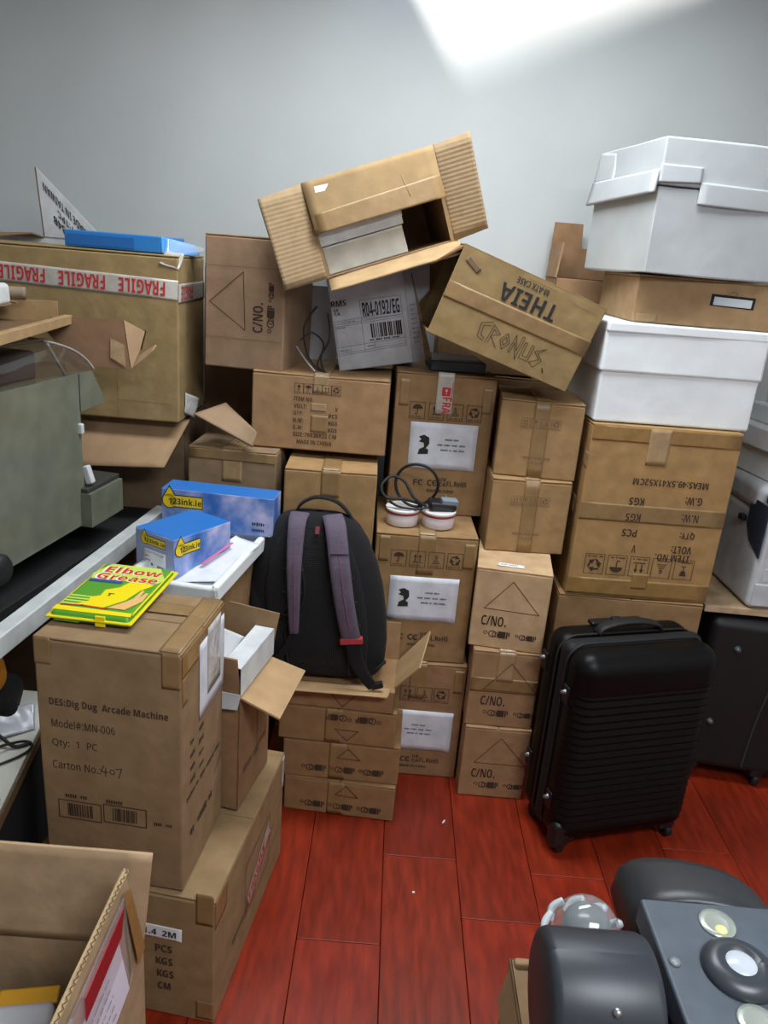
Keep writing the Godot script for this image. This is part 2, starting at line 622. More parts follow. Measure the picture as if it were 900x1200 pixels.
# ================================================================ the scene
func _ready():
	camera_and_light()
	wob.seed = 7
	wob.frequency = 0.1
	rng.seed = 11
	materials()
	room()
	central_stacks()
	right_side()
	upper_pile()
	left_back()
	machine()
	left_front()
	backpack()
	suitcases()
	device()
	litter()

func camera_and_light():
	var cam := Camera3D.new()
	cam.name = "camera"
	cam.fov = 67.38
	cam.near = 0.02
	add_child(cam)
	cam.transform = Transform3D(Basis(Vector3(0.99672428, 0.07748085, -0.02318265), Vector3(-0.08083354, 0.9452664, -0.31612874), Vector3(-0.00258014, 0.31696712, 0.94843302)).orthonormalized(), Vector3(0, 1.6, 0))
	cam.current = true
	var env := Environment.new()
	env.background_mode = Environment.BG_SKY
	var sky := Sky.new()
	var ps := ProceduralSkyMaterial.new()
	ps.sky_top_color = Color(0.55, 0.68, 0.86)
	ps.sky_horizon_color = Color(0.8, 0.86, 0.92)
	ps.ground_bottom_color = Color(0.4, 0.4, 0.4)
	ps.ground_horizon_color = Color(0.7, 0.72, 0.75)
	ps.sky_energy_multiplier = 1.5
	sky.sky_material = ps
	env.sky = sky
	env.tonemap_mode = Environment.TONE_MAPPER_LINEAR
	env.tonemap_exposure = 1.14
	env.sdfgi_enabled = true
	env.ssao_enabled = true
	env.ssil_enabled = true
	var we := WorldEnvironment.new()
	we.name = "environment"
	we.environment = env
	add_child(we)
	var sun := DirectionalLight3D.new()
	sun.name = "sun"
	sun.light_color = Color(1.0, 0.98, 0.95)
	sun.light_energy = 3.0
	sun.light_angular_distance = 7.0
	sun.shadow_enabled = true
	add_child(sun)
	sun.look_at_from_position(Vector3.ZERO, Vector3(0.78, -1.0, -0.5))
	# ceiling lamp above the stacks, just out of frame
	lamp(Vector3(0.15, 2.585, -1.88), Vector2(1.2, 0.4), 3.1)
	lamp(Vector3(0.8, 2.585, 0.2), Vector2(1.2, 0.6), 4.3)

func lamp(at: Vector3, size: Vector2, energy: float):
	var l := AreaLight3D.new()
	l.name = "ceiling_lamp_light"
	l.area_size = size
	l.light_color = Color(0.95, 0.98, 1.0)
	l.light_energy = energy
	l.area_range = 8.0
	l.shadow_enabled = true
	add_child(l, true)
	l.look_at_from_position(at + Vector3(0, -0.03, 0), at + Vector3(0, -1, 0), Vector3(0, 0, -1))
	var t = thing("ceiling_lamp", "flat white ceiling lamp panel %s" % ("above the stacked boxes" if at.z < 0 else "over the doorway end of the room"), "lamp", at)
	part("housing", rbox(Vector3(size.x + 0.04, 0.03, size.y + 0.04), 0.006), mat(rgb8(230, 230, 230), 0.5), t, Transform3D(Basis(), Vector3(0, -0.015, 0)))
	var g = mat(Color(1, 1, 1), 0.5)
	g.emission_enabled = true
	g.emission = Color(0.95, 0.98, 1.0)
	g.emission_energy_multiplier = 1.0
	part("lamp_diffuser", rbox(Vector3(size.x, 0.006, size.y), 0.002), g, t, Transform3D(Basis(), Vector3(0, -0.02, 0)))

func room():
	var wm = worn(rgb8(198, 201, 200), 0.85, noise_tex(0.004, Color(0.95, 0.95, 0.95), Color(1, 1, 1), 31), 0.5, wall_normal, 0.12)
	var bw = rbox(Vector3(4.2, 2.9, 0.1), 0.001)
	struct("wall_back", bw, wm, Vector3(0.3, -0.1, -2.95))
	struct("wall_left", rbox(Vector3(0.1, 2.9, 4.9), 0.001), wm, Vector3(-1.75, -0.1, -0.55))
	struct("wall_right", rbox(Vector3(0.1, 2.9, 4.9), 0.001), wm, Vector3(2.05, -0.1, -0.55))
	struct("wall_front", rbox(Vector3(4.2, 2.9, 0.1), 0.001), wm, Vector3(0.3, -0.1, 1.85))
	# ceiling with a narrow skylight along the back wall
	var cm = mat(rgb8(228, 230, 230), 0.9)
	var st = begin()
	var y0 = 2.6
	var A = [Vector3(-1.8, y0, 1.9), Vector3(-0.24, y0, 1.9), Vector3(-0.24, y0, -2.95), Vector3(-1.8, y0, -2.95)]
	var B = [Vector3(-0.24, y0, 1.9), Vector3(1.3, y0, 1.9), Vector3(1.3, y0, -2.885), Vector3(-0.24, y0, -2.67)]
	var C = [Vector3(1.3, y0, 1.9), Vector3(2.1, y0, 1.9), Vector3(2.1, y0, -2.95), Vector3(1.3, y0, -2.95)]
	for k in [A, B, C]:
		add_slab(st, k[0], k[3], k[2], k[1], -0.06)
	var o = struct("ceiling", st.commit(), cm)
	# floor of red boards
	var fl = struct("floor", rbox(Vector3(4.2, 0.08, 4.9), 0.001), mat(rgb8(92, 30, 18), 0.8), Vector3(0.3, -0.1, -0.55))
	var mats = []
	for k in 6:
		var c = [rgb8(158, 48, 20), rgb8(146, 43, 18), rgb8(164, 51, 22), rgb8(152, 48, 22), rgb8(138, 41, 18), rgb8(160, 46, 20)][k]
		var m = worn(c, 0.42, streak, 1.0, grain_normal, 0.12)
		m.uv1_scale = Vector3(3.2, 3.2, 0.6)
		m.uv1_offset = Vector3(0.13 * k, 0.2, 0.31 * k)
		m.roughness_texture = paper_noise
		mats.append(m)
	var n = 0
	for c in range(-7, 10):
		var x0 = -0.125 + c * 0.2065
		var z = -2.9
		var cuts = {0: [-2.1, -1.45, -0.6], 1: [-1.75, -1.0], 2: [-2.35, -1.55, -0.7], 3: [-1.72, -0.95], 4: [-2.2, -1.48, -0.5]}.get(c, [-2.9 + 0.4 + 0.75 * fposmod(c * 0.37, 1.0), -2.9 + 1.5 + 0.6 * fposmod(c * 0.61, 1.0)])
		var ends = cuts + [-0.1, 0.9, 1.85]
		for e in ends:
			if e - z > 0.05:
				var pl = rbox(Vector3(0.2065 - 0.0014, 0.02, e - z - 0.0014), 0.0018)
				part("plank", pl, mats[n % 6], fl, Transform3D(Basis(), Vector3(x0 + 0.10325 - 0.3, 0.0799 + rng.randf_range(-0.0004, 0.0), (e + z) / 2 + 0.55)))
				n = (n * 5 + 3 + c * c) % 97
				z = e

func central_stacks():
	var c1 = card(170, 134, 98)
	var c2 = card(166, 130, 94)
	var gcn = "square cartons marked with a triangle"
	var a = carton("carton", "brown carton with a triangle standing on the floor left of the black suitcase", gcn, [0.412, 0, -2.181, 0.205, 0.253, 0.3, -0.2], c1, "z", 0)
	cno_print(a, 0.012)
	a = carton("carton", "brown carton with a triangle under wide tape, middle of the stack beside the black suitcase", gcn, [0.410, 0.2535, -2.191, 0.205, 0.257, 0.3, -0.9], c1, "z", 0.1, M.tape_light, 0.05)
	strip(a, "F", 0, 0.015, 0.2, 0.048, M.tape_dull, "tape")
	cno_print(a, 0.016, -0.001)
	a = carton("carton", "brown carton with triangle and small white sticker on top, topmost of the triangle stack", gcn, [0.414, 0.511, -2.19, 0.219, 0.255, 0.27, -7.0], card(206, 172, 132), "", 0)
	cno_print(a)
	strip(a, "T", -0.012, -0.1, 0.078, 0.024, M.label_paper, "sticker", -2, 0.002)
	var i = Ink.new()
	i.words(-0.012, -0.1, 0.06, 0.007, 3)
	stamp(a, i, "T", M.grey_ink, "printed_mark", 0.003)
	var gs = "small taped cartons with faint marks"
	for k in 2:
		var q = [0.436, 0.767, -2.36, 0.241, 0.231, 0.3, 2.3] if k == 0 else [0.454, 0.999, -2.36, 0.245, 0.232, 0.25, -4.0]
		a = carton("carton", ["small taped brown carton standing on the triangle stack, lower of two alike", "small taped brown carton directly below the tilted long carton, upper of two alike"][k], gs, q, card(168, 134, 92), "z", [0.231, 0.232][k], M.tape_dull, 0.045)
		i = Ink.new()
		i.care(["a", "g", "5", "r"], -0.045, 0.045, 0.05, 0.026, 0.001)
		i.words(0, -0.055, 0.085, 0.008, 9)
		i.words(0.005, -0.07, 0.05, 0.005, 10)
		stamp(a, i, "F", M.faint_ink)
	var gu = "tall cartons with a white paper label"
	var labs = ["tall brown carton with white label standing on the floor behind the open carton's stack", "tall brown carton with white label carrying the two round tins", "tall brown carton with white label and red printed tape, behind the coiled cable"]
	var qs = [[0.155, 0, -2.276, 0.30, 0.412, 0.33, -0.4], [0.135, 0.413, -2.295, 0.303, 0.417, 0.35, 1.7], [0.155, 0.831, -2.483, 0.305, 0.444, 0.33, 3.2]]
	for k in 3:
		var tone = [card(158, 122, 88), card(160, 126, 86), card(156, 122, 84)][k]
		a = carton("carton", labs[k], gu, qs[k], tone, "z", 0.125 if k < 2 else 0.0, M.tape_dull, 0.05)
		strip(a, "F", -0.125, 0.16, 0.03, 0.08, M.tape_dull, "tape")
		strip(a, "F", 0.128, 0.15, 0.03, 0.08, M.tape_dull, "tape")
		i = Ink.new()
		var y = [0.097, 0.132, 0.108][k]
		i.care(["u", "a", "5", "r"], [-0.08, -0.08, -0.082][k], [0.078, 0.088, 0.092][k], y, 0.046)
		var yb = [-0.145, -0.125, -0.118][k]
		i.text("FC", -0.06, yb, 0.018, 0.03)
		i.ring(Vector2(-0.022, yb), 0.008, 0.004, PI * 0.3, PI * 1.7)
		i.ring(Vector2(-0.006, yb), 0.008, 0.004, PI * 0.3, PI * 1.7)
		i.rect(-0.008, yb, 0.01, 0.003)
		i.text("UK", 0.018, yb + 0.013, 0.011, 0.022)
		i.text("CA", 0.018, yb - 0.003, 0.012, 0.022)
		i.text("FL.RoHS", 0.062, yb, 0.016, 0.062)
		i.text("MADE IN CHINA", 0.012, yb - 0.025, 0.009, 0.085)
		stamp(a, i)
		slip(a, [0.02, 0.004, 0.006][k], [-0.035, 0.003, 0.0][k], 0.208, 0.145, k > 0)
		if k == 2:
			strip(a, "F", -0.004, 0.165, 0.05, 0.125, M.white_tape, "tape", 0, 0.0022)
			i = Ink.new()
			i.rect(0.0, 0.170, 0.026, 0.026)
			i.text("FRA", 0.004, 0.128, 0.026, 0.05, -90)
			i.line(Vector2(0.018, 0.2), Vector2(0.018, 0.14), 0.0015)
			stamp(a, i, "F", M.red_ink, "printed_mark", 0.0034)
			i = Ink.new()
			i.glass(0.0, 0.170, 0.022)
			stamp(a, i, "F", M.white_tape, "printed_mark", 0.0038)
	# round tins, cable and plug adapter on the middle carton
	for k in 2:
		var t = thing("tin", ["round white tin with a red stripe, left one under the coiled cable", "round white tin with a red stripe, right one under the black adapter"][k], "tin", Vector3([0.062, 0.172][k], 0.833, -2.212), Vector3(0, 20.0 * k, 0), "round tins on the labelled carton")
		part("can", lathe([Vector2(0, 0), Vector2(0.047, 0), Vector2(0.0485, 0.002), Vector2(0.0485, 0.036), Vector2(0.047, 0.038)]), mat(rgb8(216, 206, 208), 0.45), t)
		part("stripe", lathe([Vector2(0.0485, 0.036), Vector2(0.0505, 0.036), Vector2(0.0505, 0.042), Vector2(0.0485, 0.042)]), mat(rgb8(160, 42, 56), 0.5), t)
		part("lid", lathe([Vector2(0.0, 0.049), Vector2(0.046, 0.049), Vector2(0.05, 0.052), Vector2(0.052, 0.05), Vector2(0.052, 0.043), Vector2(0.0, 0.042)]), mat(rgb8(232, 230, 228), 0.4), t)
	var pts = []
	for k in 49:
		var a2 = TAU * k / 48.0 * 1.0 - 1.2
		pts.append(Vector3(0.098 + cos(a2) * 0.064, 0.951 + sin(a2) * 0.066, -2.225 + 0.012 * sin(a2 * 1.5)))
	var coil2 = [Vector3(0.118, 0.895, -2.21), Vector3(0.06, 0.914, -2.19), Vector3(0.01, 0.915, -2.19), Vector3(-0.008, 0.945, -2.2), Vector3(0.02, 0.973, -2.22), Vector3(0.06, 0.96, -2.22), Vector3(0.09, 0.92, -2.2), Vector3(0.13, 0.893, -2.2)]
	var cb = thing("cable", "coiled black cable leaning on the two round tins", "cable")
	part("loop", tube(pts, 0.0045, 8), M.black_rubber, cb)
	part("loop", tube(smooth(coil2), 0.0045, 8), M.black_rubber, cb)
	part("loop", tube(smooth([Vector3(0.02, 0.9, -2.2), Vector3(0.05, 0.892, -2.18), Vector3(0.1, 0.89, -2.175), Vector3(0.14, 0.895, -2.19)]), 0.004, 8), M.black_rubber, cb)
	var ad = thing("adapter", "black adapter with a pale grey label lying on the right tin", "adapter", Vector3(0.178, 0.886, -2.215), Vector3(6, 12, -4))
	part("case", rbox(Vector3(0.085, 0.026, 0.05), 0.008), M.black_plastic, ad)
	part("label_plate", rbox(Vector3(0.05, 0.034, 0.03), 0.003), mat(rgb8(120, 132, 142), 0.5), ad, Transform3D(Basis(), Vector3(0.018, 0.002, 0.008)))
	part("pin", rbox(Vector3(0.004, 0.004, 0.02), 0.001), M.silver, ad, Transform3D(Basis(), Vector3(0.01, 0.036, -0.01)))
	# the wide carton with shipping marks, and the plain ones that carry it
	a = carton("carton", "wide brown carton printed with item number and size lines, below the tilted open carton", "", [-0.206, 1.024, -2.475, 0.405, 0.227, 0.45, -0.6], card(170, 134, 96), "z", 0.05, M.tape_light, 0.045)
	i = Ink.new()
	i.care(["g", "u", "5", "a", "r"], -0.064, 0.046, 0.072, 0.026, 0.0012)
	var rows = [["ITEM NO.", ""], ["VOLT:", "V"], ["QTY:", "PCS"], ["N.W:", "KGS"], ["G.W:", "KGS"]]
	for k in 5:
		var w = [0.058, 0.04, 0.028, 0.03, 0.03][k]
		i.text(rows[k][0], -0.078 + w / 2, 0.041 - 0.0215 * k, 0.0125, w)
		if rows[k][1]:
			var w2 = 0.008 if k == 1 else 0.026
			i.text(rows[k][1], 0.054 - w2 / 2, 0.041 - 0.0215 * k - 0.002, 0.0125, w2)
	i.text("SIZE:79X38X22 CM", -0.012, -0.066, 0.0125, 0.13)
	i.text("MADE IN CHINA", -0.012, -0.088, 0.0125, 0.105)
	stamp(a, i)
	strip(a, "F", -0.004, 0.02, 0.046, 0.022, M.tape_light, "tape", 0, 0.002)
	strip(a, "F", 0.0, -0.03, 0.05, 0.05, M.tape_dull, "tape", 0, 0.002)
	a = carton("carton", "plain brown carton with a square tape patch, behind the backpack's top", "", [-0.160, 0.45, -2.305, 0.268, 0.55, 0.35, 1.5], card(172, 136, 92), "z", 0.08, M.tape_dull, 0.055)
	carton("carton", "plain brown carton at floor level behind the low carton stack", "", [-0.160, 0, -2.33, 0.266, 0.449, 0.35, 0.0], card(160, 126, 88), "z", 0.08)
	a = carton("carton", "sagging grey-brown carton behind the long blue cartridge box", "", [-0.447, 0.571, -2.375, 0.265, 0.45, 0.35, -3.0], card(152, 126, 98), "z", 0.1, M.tape_light, 0.06)
	strip(a, "F", 0, 0.205, 0.262, 0.03, M.tape_dull, "tape", 0, 0.0014)
	carton("carton", "plain brown carton on the floor behind the styrofoam tray's support", "", [-0.447, 0, -2.38, 0.265, 0.57, 0.35, -1.0], card(152, 126, 98), "z", 0.1)

func right_side():
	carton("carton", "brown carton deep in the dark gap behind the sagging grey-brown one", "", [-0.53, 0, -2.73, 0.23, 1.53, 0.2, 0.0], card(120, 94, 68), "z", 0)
	var a = carton("carton", "plain brown carton on the floor behind the black suitcase, under the big marked carton", "", [0.798, 0, -2.397, 0.451, 0.646, 0.4, -0.7], card(158, 122, 84), "z", 0)
	a = carton("carton", "big brown carton with upside down shipping marks, under the lower white foam box", "", [0.804, 0.6475, -2.404, 0.441, 0.54, 0.41, 1.1], card(176, 138, 90), "x", 0, M.tape)
	strip(a, "F", 0, 0.245, 0.436, 0.046, M.tape, "tape")
	strip(a, "F", 0, -0.236, 0.436, 0.055, M.tape, "tape")
	strip(a, "F", 0, 0.006, 0.438, 0.055, M.tape_dull, "tape")
	strip(a, "L", 0, 0.006, 0.3, 0.055, M.tape_dull, "tape")
	strip(a, "F", -0.02, 0.213, 0.062, 0.11, M.tape_light, "tape", 0, 0.0018)
	strip(a, "F", 0.0, -0.21, 0.05, 0.05, M.tape, "tape", 0, 0.0018)
	var i = Ink.new()
	i.xf = Transform2D(PI, Vector2.ZERO)
	i.text("MEAS:49.5X41X52CM", -0.036, -0.107, 0.020, 0.225)
	for k in 4:
		var w = [0.05, 0.05, 0.045, 0.062][k]
		i.text(["G.W:", "N.W:", "QTY:", "VOLT:"][k], -0.14 + w / 2, -0.058 + 0.054 * k - (0.006 if k == 3 else 0.0), 0.024, w)
		var w2 = [0.045, 0.045, 0.045, 0.012][k]
		i.text(["KGS", "KGS", "PCS", "V"][k], [0.032, 0.034, 0.036, 0.03][k] + w2 / 2, -0.045 + 0.05 * k, 0.024, w2)
	i.text("ITEM NO.", -0.085, 0.126, 0.022, 0.105)
	i.xf = Transform2D(PI, Vector2(0, 0))
	i.care(["g", "6", "a", "u", "r"], -0.128, 0.148, 0.162, 0.058, 0.0016)
	stamp(a, i)
	strip(a, "L", 0.19, 0.16, 0.03, 0.045, M.tape_light, "tape_end")
	# white packing foam
	foam_box("packing_foam_box", "white foam packing box with a seam, between the marked carton and the handle carton", [0.808, 1.19, -2.412, 0.465, 0.284, 0.38, 3.4], 0.15, false)
	a = carton("carton", "flat brown carton with a cut hand hole, between the two white foam boxes", "", [0.90, 1.476, -2.415, 0.50, 0.128, 0.36, 1.2], card(172, 140, 102), "", 0)
	var hole = part("hand_hole", rbox(Vector3(0.125, 0.032, 0.003), 0.001), M.black_hollow, a, face(a, "F", -0.0005) * Transform3D(Basis(Vector3(0, 0, 1), -0.03), Vector3(0.022, -0.006, 0)))
	part("liner", rbox(Vector3(0.108, 0.022, 0.003), 0.001), mat(rgb8(196, 206, 210), 0.5), a, face(a, "F", 0.001) * Transform3D(Basis(Vector3(0, 0, 1), -0.03), Vector3(0.022, -0.003, 0)))
	i = Ink.new()
	i.ring(Vector2(0.02, 0.022), 0.014, 0.0016, 0, PI)
	stamp(a, i, "F", M.faint_ink)
	strip(a, "F", -0.21, -0.05, 0.06, 0.02, M.tape_light, "tape")
	foam_box("packing_foam_box", "white foam packing box with folded lid edges, topmost on the right", [0.835, 1.606, -2.406, 0.455, 0.336, 0.41, 9.6], 0.22, true)
	# open carton whose flaps show left of the foam stack
	var t = thing("open_carton", "open brown carton with raised flaps behind the tilted long carton, left of foam stack", "box", Vector3(0.645, 1.242, -2.755), Vector3(0, 0, 0))
	shell(t, Vector3(0.27, 0.33, 0.19), "T", card(164, 128, 94))
	var fm = card(170, 134, 100)
	part("flap", slab(Vector3(-0.135, 0.33, -0.093), Vector3(-0.02, 0.33, -0.093), Vector3(-0.03, 0.51, -0.10), Vector3(-0.128, 0.51, -0.10)), card(156, 120, 88), t)
	part("flap", slab(Vector3(-0.133, 0.33, -0.09), Vector3(-0.133, 0.33, 0.09), Vector3(-0.12, 0.44, 0.08), Vector3(-0.12, 0.44, -0.08)), fm, t)
	part("flap", slab(Vector3(-0.03, 0.33, -0.09), Vector3(0.135, 0.33, -0.09), Vector3(0.13, 0.43, -0.10), Vector3(-0.03, 0.43, -0.10)), card(156, 120, 88), t)
	carton("carton", "plain brown carton standing behind the small taped cartons", "", [0.56, 0.0, -2.765, 0.46, 1.235, 0.22, 0], card(160, 124, 90), "z", 0)
	# board with the printer
	single("wooden_board", "pale wooden board under the white printer, lying on the black upright case", "board", rbox(Vector3(0.62, 0.022, 0.46), 0.002), M.wood, Vector3(1.36, 0.61, -2.45), Vector3(0, -2, 0))
	t = thing("printer", "white desktop printer with dark blue front panel at the right edge", "printer", Vector3(1.392, 0.633, -2.43), Vector3(0, 1.5, 0))
	part("body", rbox(Vector3(0.46, 0.30, 0.40), 0.022, Vector3i(2, 2, 2)), M.printer, t)
	part("top_cover", rbox(Vector3(0.47, 0.09, 0.33), 0.03), M.printer, t, Transform3D(Basis(), Vector3(0, 0.295, -0.03)))
	var fp = [Vector2(-0.215, 0.34), Vector2(-0.215, 0.28), Vector2(-0.2, 0.24), Vector2(-0.12, 0.19), Vector2(0.23, 0.19), Vector2(0.23, 0.34)]
	part("front_panel", prism(fp, 0.012), M.printer_dark, t, Transform3D(Basis(), Vector3(0, 0, 0.193)))
	part("side_panel", prism([Vector2(-0.2, 0.17), Vector2(-0.2, 0.335), Vector2(-0.085, 0.335), Vector2(-0.085, 0.25), Vector2(-0.12, 0.205)], 0.004), M.printer_dark, t, Transform3D(Basis(Vector3(0, 0, -1), Vector3(0, 1, 0), Vector3(1, 0, 0)), Vector3(-0.2335, 0, 0)))
	part("output_slot", rbox(Vector3(0.3, 0.07, 0.01), 0.003), M.black_hollow, t, Transform3D(Basis(), Vector3(0.06, 0.23, 0.202)))
	part("panel_cap", rbox(Vector3(0.45, 0.035, 0.05), 0.008), M.machine_dark, t, Transform3D(Basis(), Vector3(0, 0.335, 0.175)))
	part("paper_drawer", rbox(Vector3(0.44, 0.075, 0.012), 0.004), M.printer, t, Transform3D(Basis(), Vector3(0, 0.012, 0.197)))
	part("drawer_grip", rbox(Vector3(0.40, 0.045, 0.012), 0.004), M.printer, t, Transform3D(Basis(), Vector3(0.0, 0.094, 0.196)))
	part("side_clip", rbox(Vector3(0.02, 0.02, 0.03), 0.004), M.black_plastic, t, Transform3D(Basis(), Vector3(-0.236, 0.25, 0.06)))
	part("power_cord", tube(smooth([Vector3(-0.235, 0.2, -0.1), Vector3(-0.25, 0.16, -0.06), Vector3(-0.25, 0.1, -0.06), Vector3(-0.235, 0.07, -0.1)]), 0.004), M.black_rubber, t)
	# broken foam on the printer
	t = thing("foam_insert", "stepped white styrofoam insert on top of the printer", "foam", Vector3(1.33, 1.019, -2.46), Vector3(0, 8, 0))
	part("base_block", rbox(Vector3(0.30, 0.09, 0.22), 0.006), M.eps, t)
	part("step_block", rbox(Vector3(0.34, 0.07, 0.24), 0.008), M.eps, t, Transform3D(Basis(), Vector3(0.0, 0.09, 0)))
	part("step_block", rbox(Vector3(0.29, 0.06, 0.22), 0.008), M.eps, t, Transform3D(Basis(), Vector3(0.02, 0.16, 0)))
	part("step_block", rbox(Vector3(0.25, 0.07, 0.2), 0.008), M.eps, t, Transform3D(Basis(), Vector3(0.035, 0.22, 0)))

func foam_box(called, label, q, seam_y, lid: bool):
	var t = thing(called, label, "packing foam", Vector3(q[0], q[1], q[2]), Vector3(0, q[6], 0), "white foam packing boxes")
	var s = Vector3(q[3], q[4], q[5])
	dims[t] = s
	var w = s.x / 2
	var z = s.z / 2
	if not lid:
		var m = M.foam_sheet
		part("lower_half", rbox(Vector3(s.x, seam_y, s.z), 0.008, Vector3i(16, 8, 12), dented(0.006, 1.2, t.position)), m, t)
		part("upper_half", rbox(Vector3(s.x + 0.010, s.y - seam_y + 0.006, s.z + 0.012), 0.010, Vector3i(16, 8, 12), dented(0.007, 1.1, t.position + Vector3.ONE)), m, t, Transform3D(Basis(), Vector3(0, seam_y - 0.006, 0)))
		part("top_edge", rbox(Vector3(s.x + 0.004, 0.028, s.z + 0.006), 0.006, Vector3i(12, 1, 8), dented(0.004, 1.2)), m, t, Transform3D(Basis(), Vector3(0, s.y - 0.028, 0.006)))
		return
	part("lower_half", rbox(Vector3(s.x, seam_y, s.z), 0.006, Vector3i(18, 10, 14), dented(0.008, 1.1, t.position)), M.foam, t)
	part("upper_half", rbox(Vector3(s.x, s.y - seam_y, s.z), 0.006, Vector3i(18, 8, 14), dented(0.006, 1.2, t.position + Vector3.ONE)), M.foam, t, Transform3D(Basis(), Vector3(0, seam_y, 0)))
	part("lid_flap", sheet(Vector3(-w - 0.016, seam_y - 0.035, -z - 0.004), Vector3(-w - 0.010, seam_y - 0.02, z + 0.006), Vector3(-w - 0.002, seam_y + 0.035, z + 0.002), Vector3(-w - 0.006, seam_y + 0.03, -z), 0.008, 0.007, 1.4), M.foam, t)
	part("lid_flap", sheet(Vector3(-w - 0.004, seam_y + 0.005, z + 0.001), Vector3(-w * 0.5, seam_y + 0.012, z + 0.001), Vector3(-w * 0.5, seam_y + 0.05, z - 0.001), Vector3(-w - 0.004, seam_y + 0.05, z - 0.002), 0.004, 0.003, 1.4), M.foam, t)
	part("lid_fold", sheet(Vector3(-w * 0.5, seam_y - 0.04, z + 0.001), Vector3(w, seam_y - 0.045, z + 0.001), Vector3(w, seam_y + 0.01, z - 0.001), Vector3(-w * 0.5, seam_y + 0.015, z - 0.001), 0.004, 0.004, 1.4), M.foam, t)
	part("corner_fold", sheet(Vector3(-w - 0.010, seam_y + 0.03, -z + 0.0), Vector3(-w - 0.004, seam_y + 0.03, -z + 0.13), Vector3(-w + 0.002, s.y - 0.012, -z + 0.11), Vector3(-w - 0.010, s.y - 0.004, -z + 0.02), 0.006, 0.014, 1.8), M.foam, t)

